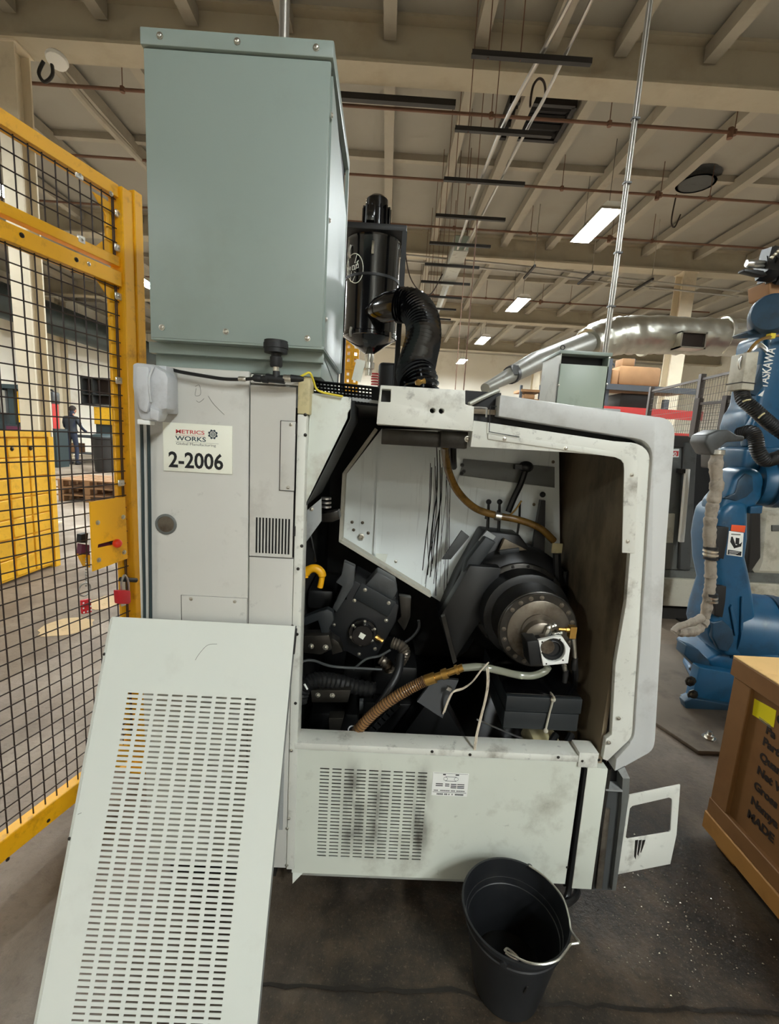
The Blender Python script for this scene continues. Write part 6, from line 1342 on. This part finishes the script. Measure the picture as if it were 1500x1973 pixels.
# ================================================================ far right: dark fence, racks
def far_fence(name, P0, P1, z0, posts, label, nh=22, nv=40):
    """fence between two ground points; posts: fractions along it"""
    d = P1-P0; L_ = d.length; d.normalize(); nrm = V((d.y, -d.x, 0)); r = base(name, (P0+P1)/2*1.0, label, 'fence')
    zt = z0
    def fx(bm, s0, s1, za, zb, w):
        q = [bm.verts.new(P0+d*s+nrm*n+V((0,0,z))) for s in (s0, s1) for n in (-w, w) for z in (za, zb)]
        for f in ((0,1,3,2),(4,6,7,5),(0,4,5,1),(2,3,7,6),(0,2,6,4),(1,5,7,3)): bm.faces.new([q[i] for i in f])
    for t in posts: bm = B(); fx(bm, t*L_-.03, t*L_+.03, 0, zt+.05, .03); obj('post', bm, M['fence_dark'], r)
    for z in (zt-.03, .15): bm = B(); fx(bm, 0, L_, z, z+.03, .015); obj('rail', bm, M['fence_dark'], r)
    bm = B()
    for k in range(nh): z = .15+(zt-.2)*k/(nh-1); fx(bm, 0, L_, z, z+.004, .002)
    for k in range(nv): s = L_*k/(nv-1); fx(bm, s-.0012, s+.0012, .15, zt-.03, .002)
    o = obj('mesh', bm, M['mesh_grey'], r); o['kind'] = 'stuff'
A, Bq = P(1255,752,Z=2.36), P(1460,703,Z=2.36); A.z = Bq.z = 0
p_ = P(1330,733,Z=2.36); t_ = (p_.x-A.x)/(Bq.x-A.x)
far_fence('safety_fence', A, Bq, 2.36, (0, t_, 1), 'tall dark mesh fence rising to the right behind the casing corner', 26, 44)
A, Bq = P(1346,776,Z=2.0), P(1462,766,Z=2.0); A.z = Bq.z = 0
far_fence('inner_fence', A, Bq, 2.0, (.0, .49, .92), 'lower dark mesh fence just left of the blue robot', 24, 40)
r = base('pallet_rack', (5.0, 9.3, 0), 'pallet rack with red beams and grey uprights behind the casing', 'rack')
YK = 9.0
for px in (1165, 1283, 1345, 1208):
    x = P(px, 780, Y=YK if px != 1208 else YK+1.0).x; yk = YK if px != 1208 else YK+1.0; top = P(px, 690 if px < 1250 else 770, Y=yk).z
    bm = B(); box(bm, x-.045, x+.045, yk, yk+.08, 0, top); obj('upright', bm, M['rack_grey'], r)
for y0_, y1_ in ((788,806),(832,848),(745,756)):
    a, b = P(1150,y0_-8,Y=YK), P(1350,y1_,Y=YK); z0_ = P(1260,y1_,Y=YK).z; z1_ = P(1260,y0_,Y=YK).z
    bm = B(); box(bm, a.x, b.x, YK-.04, YK, z0_, z1_); obj('beam', bm, M['rack_red'] if y0_ > 760 else M['rack_grey'], r)
    bm = B(); box(bm, a.x, b.x, YK, YK+1.05, z1_-.04, z1_); obj('shelf', bm, M['wood_old'], r)
bm = B(); a, b = P(1215,745,Y=YK), P(1240,790,Y=YK); tube(bm, [P(1180,700,Y=YK+1), P(1240,790,Y=YK+1)], .02, 4, 1); obj('brace', bm, M['rack_grey'], r)
def thing_box(name, p0, p1, y, dpt, m, label, cat, bev=.02, zb=None):
    a, b = P(*p0, Y=y), P(*p1, Y=y); bm = B(); box(bm, a.x, b.x, y, y+dpt, zb if zb is not None else b.z, a.z); bevel(bm, bev, 2); o = obj(name, bm, M[m]); tag(o, label, cat); return o
zs = P(1260,745,Y=YK).z+.001; zs2 = P(1260,788,Y=YK).z+.001
thing_box('wrapped_carton', (1195,703),(1272,738), YK+.05, .8, 'carton', 'long brown wrapped bundle on top of the rack shelf', 'box', .06, zs)
thing_box('carton', (1177,712),(1190,738), YK+.05, .6, 'carton', 'brown carton next to the small cabinet on the rack shelf', 'box', .02, zs)
o = thing_box('carton', (1200,690),(1222,703), YK+.1, .3, 'wood_old', 'small carton lying on top of the wrapped bundle', 'box', .01, P(1195,703,Y=YK+.05).z+.001)
thing_box('black_crate', (1196,757),(1254,785), YK+.1, .6, 'strut_dark', 'black crate on the red rack beam level', 'box', .02, zs2)
# small rack with lights seen in the gap left of the small cabinet
r = base('far_rack', (4.2, 16.0, 0), 'distant rack with a few loaded shelves left of the small cabinet', 'rack')
for px in (1003, 1040): x = P(px, 760, Y=16).x; bm = B(); box(bm, x-.04, x+.04, 16, 16.08, 0, P(px,742,Y=16).z); obj('upright', bm, M['rack_grey'], r)
for py in (752, 770): a, b = P(1003,py,Y=16), P(1044,py,Y=16); bm = B(); box(bm, a.x, b.x, 15.95, 16.9, b.z-.08, b.z); obj('shelf', bm, M['wood_old'], r)
a, b = P(1010,757,Y=16), P(1030,768,Y=16); bm = B(); box(bm, a.x, b.x, 16, 16.6, P(1044,770,Y=16).z+.002, P(1044,770,Y=16).z+.16); bevel(bm, .04); o = obj('carton', bm, M['carton']); tag(o, 'brown bundle on the distant rack', 'box')

# ================================================================ swarf on the floor
rs2 = random.Random(21); bm = B()
for k in range(1100):
    if k < 760: x, y = rs2.gauss(.92, .17), rs2.gauss(1.16, .15)
    else: x, y = rs2.uniform(-.3, 1.2), rs2.uniform(.4, 1.6)
    if x > 1.24 or (y > 1.1 and x < .72): continue
    s_ = rs2.uniform(.0009, .0034); a = rs2.uniform(0, 6.3); d = V((math.cos(a), math.sin(a), 0))*s_; e = V((-math.sin(a), math.cos(a), 0))*s_*.5
    c = V((x, y, .0004)); v_ = [bm.verts.new(c-d-e), bm.verts.new(c+d-e), bm.verts.new(c+e), bm.verts.new(c+V((0,0,s_*.8)))]
    for f in ((0,1,2),(0,1,3),(1,2,3),(2,0,3)): bm.faces.new([v_[i] for i in f])
o = obj('metal_chips', bm, M['swarf']); tag(o, 'bright metal chips scattered on the oily floor', 'swarf', kind='stuff')
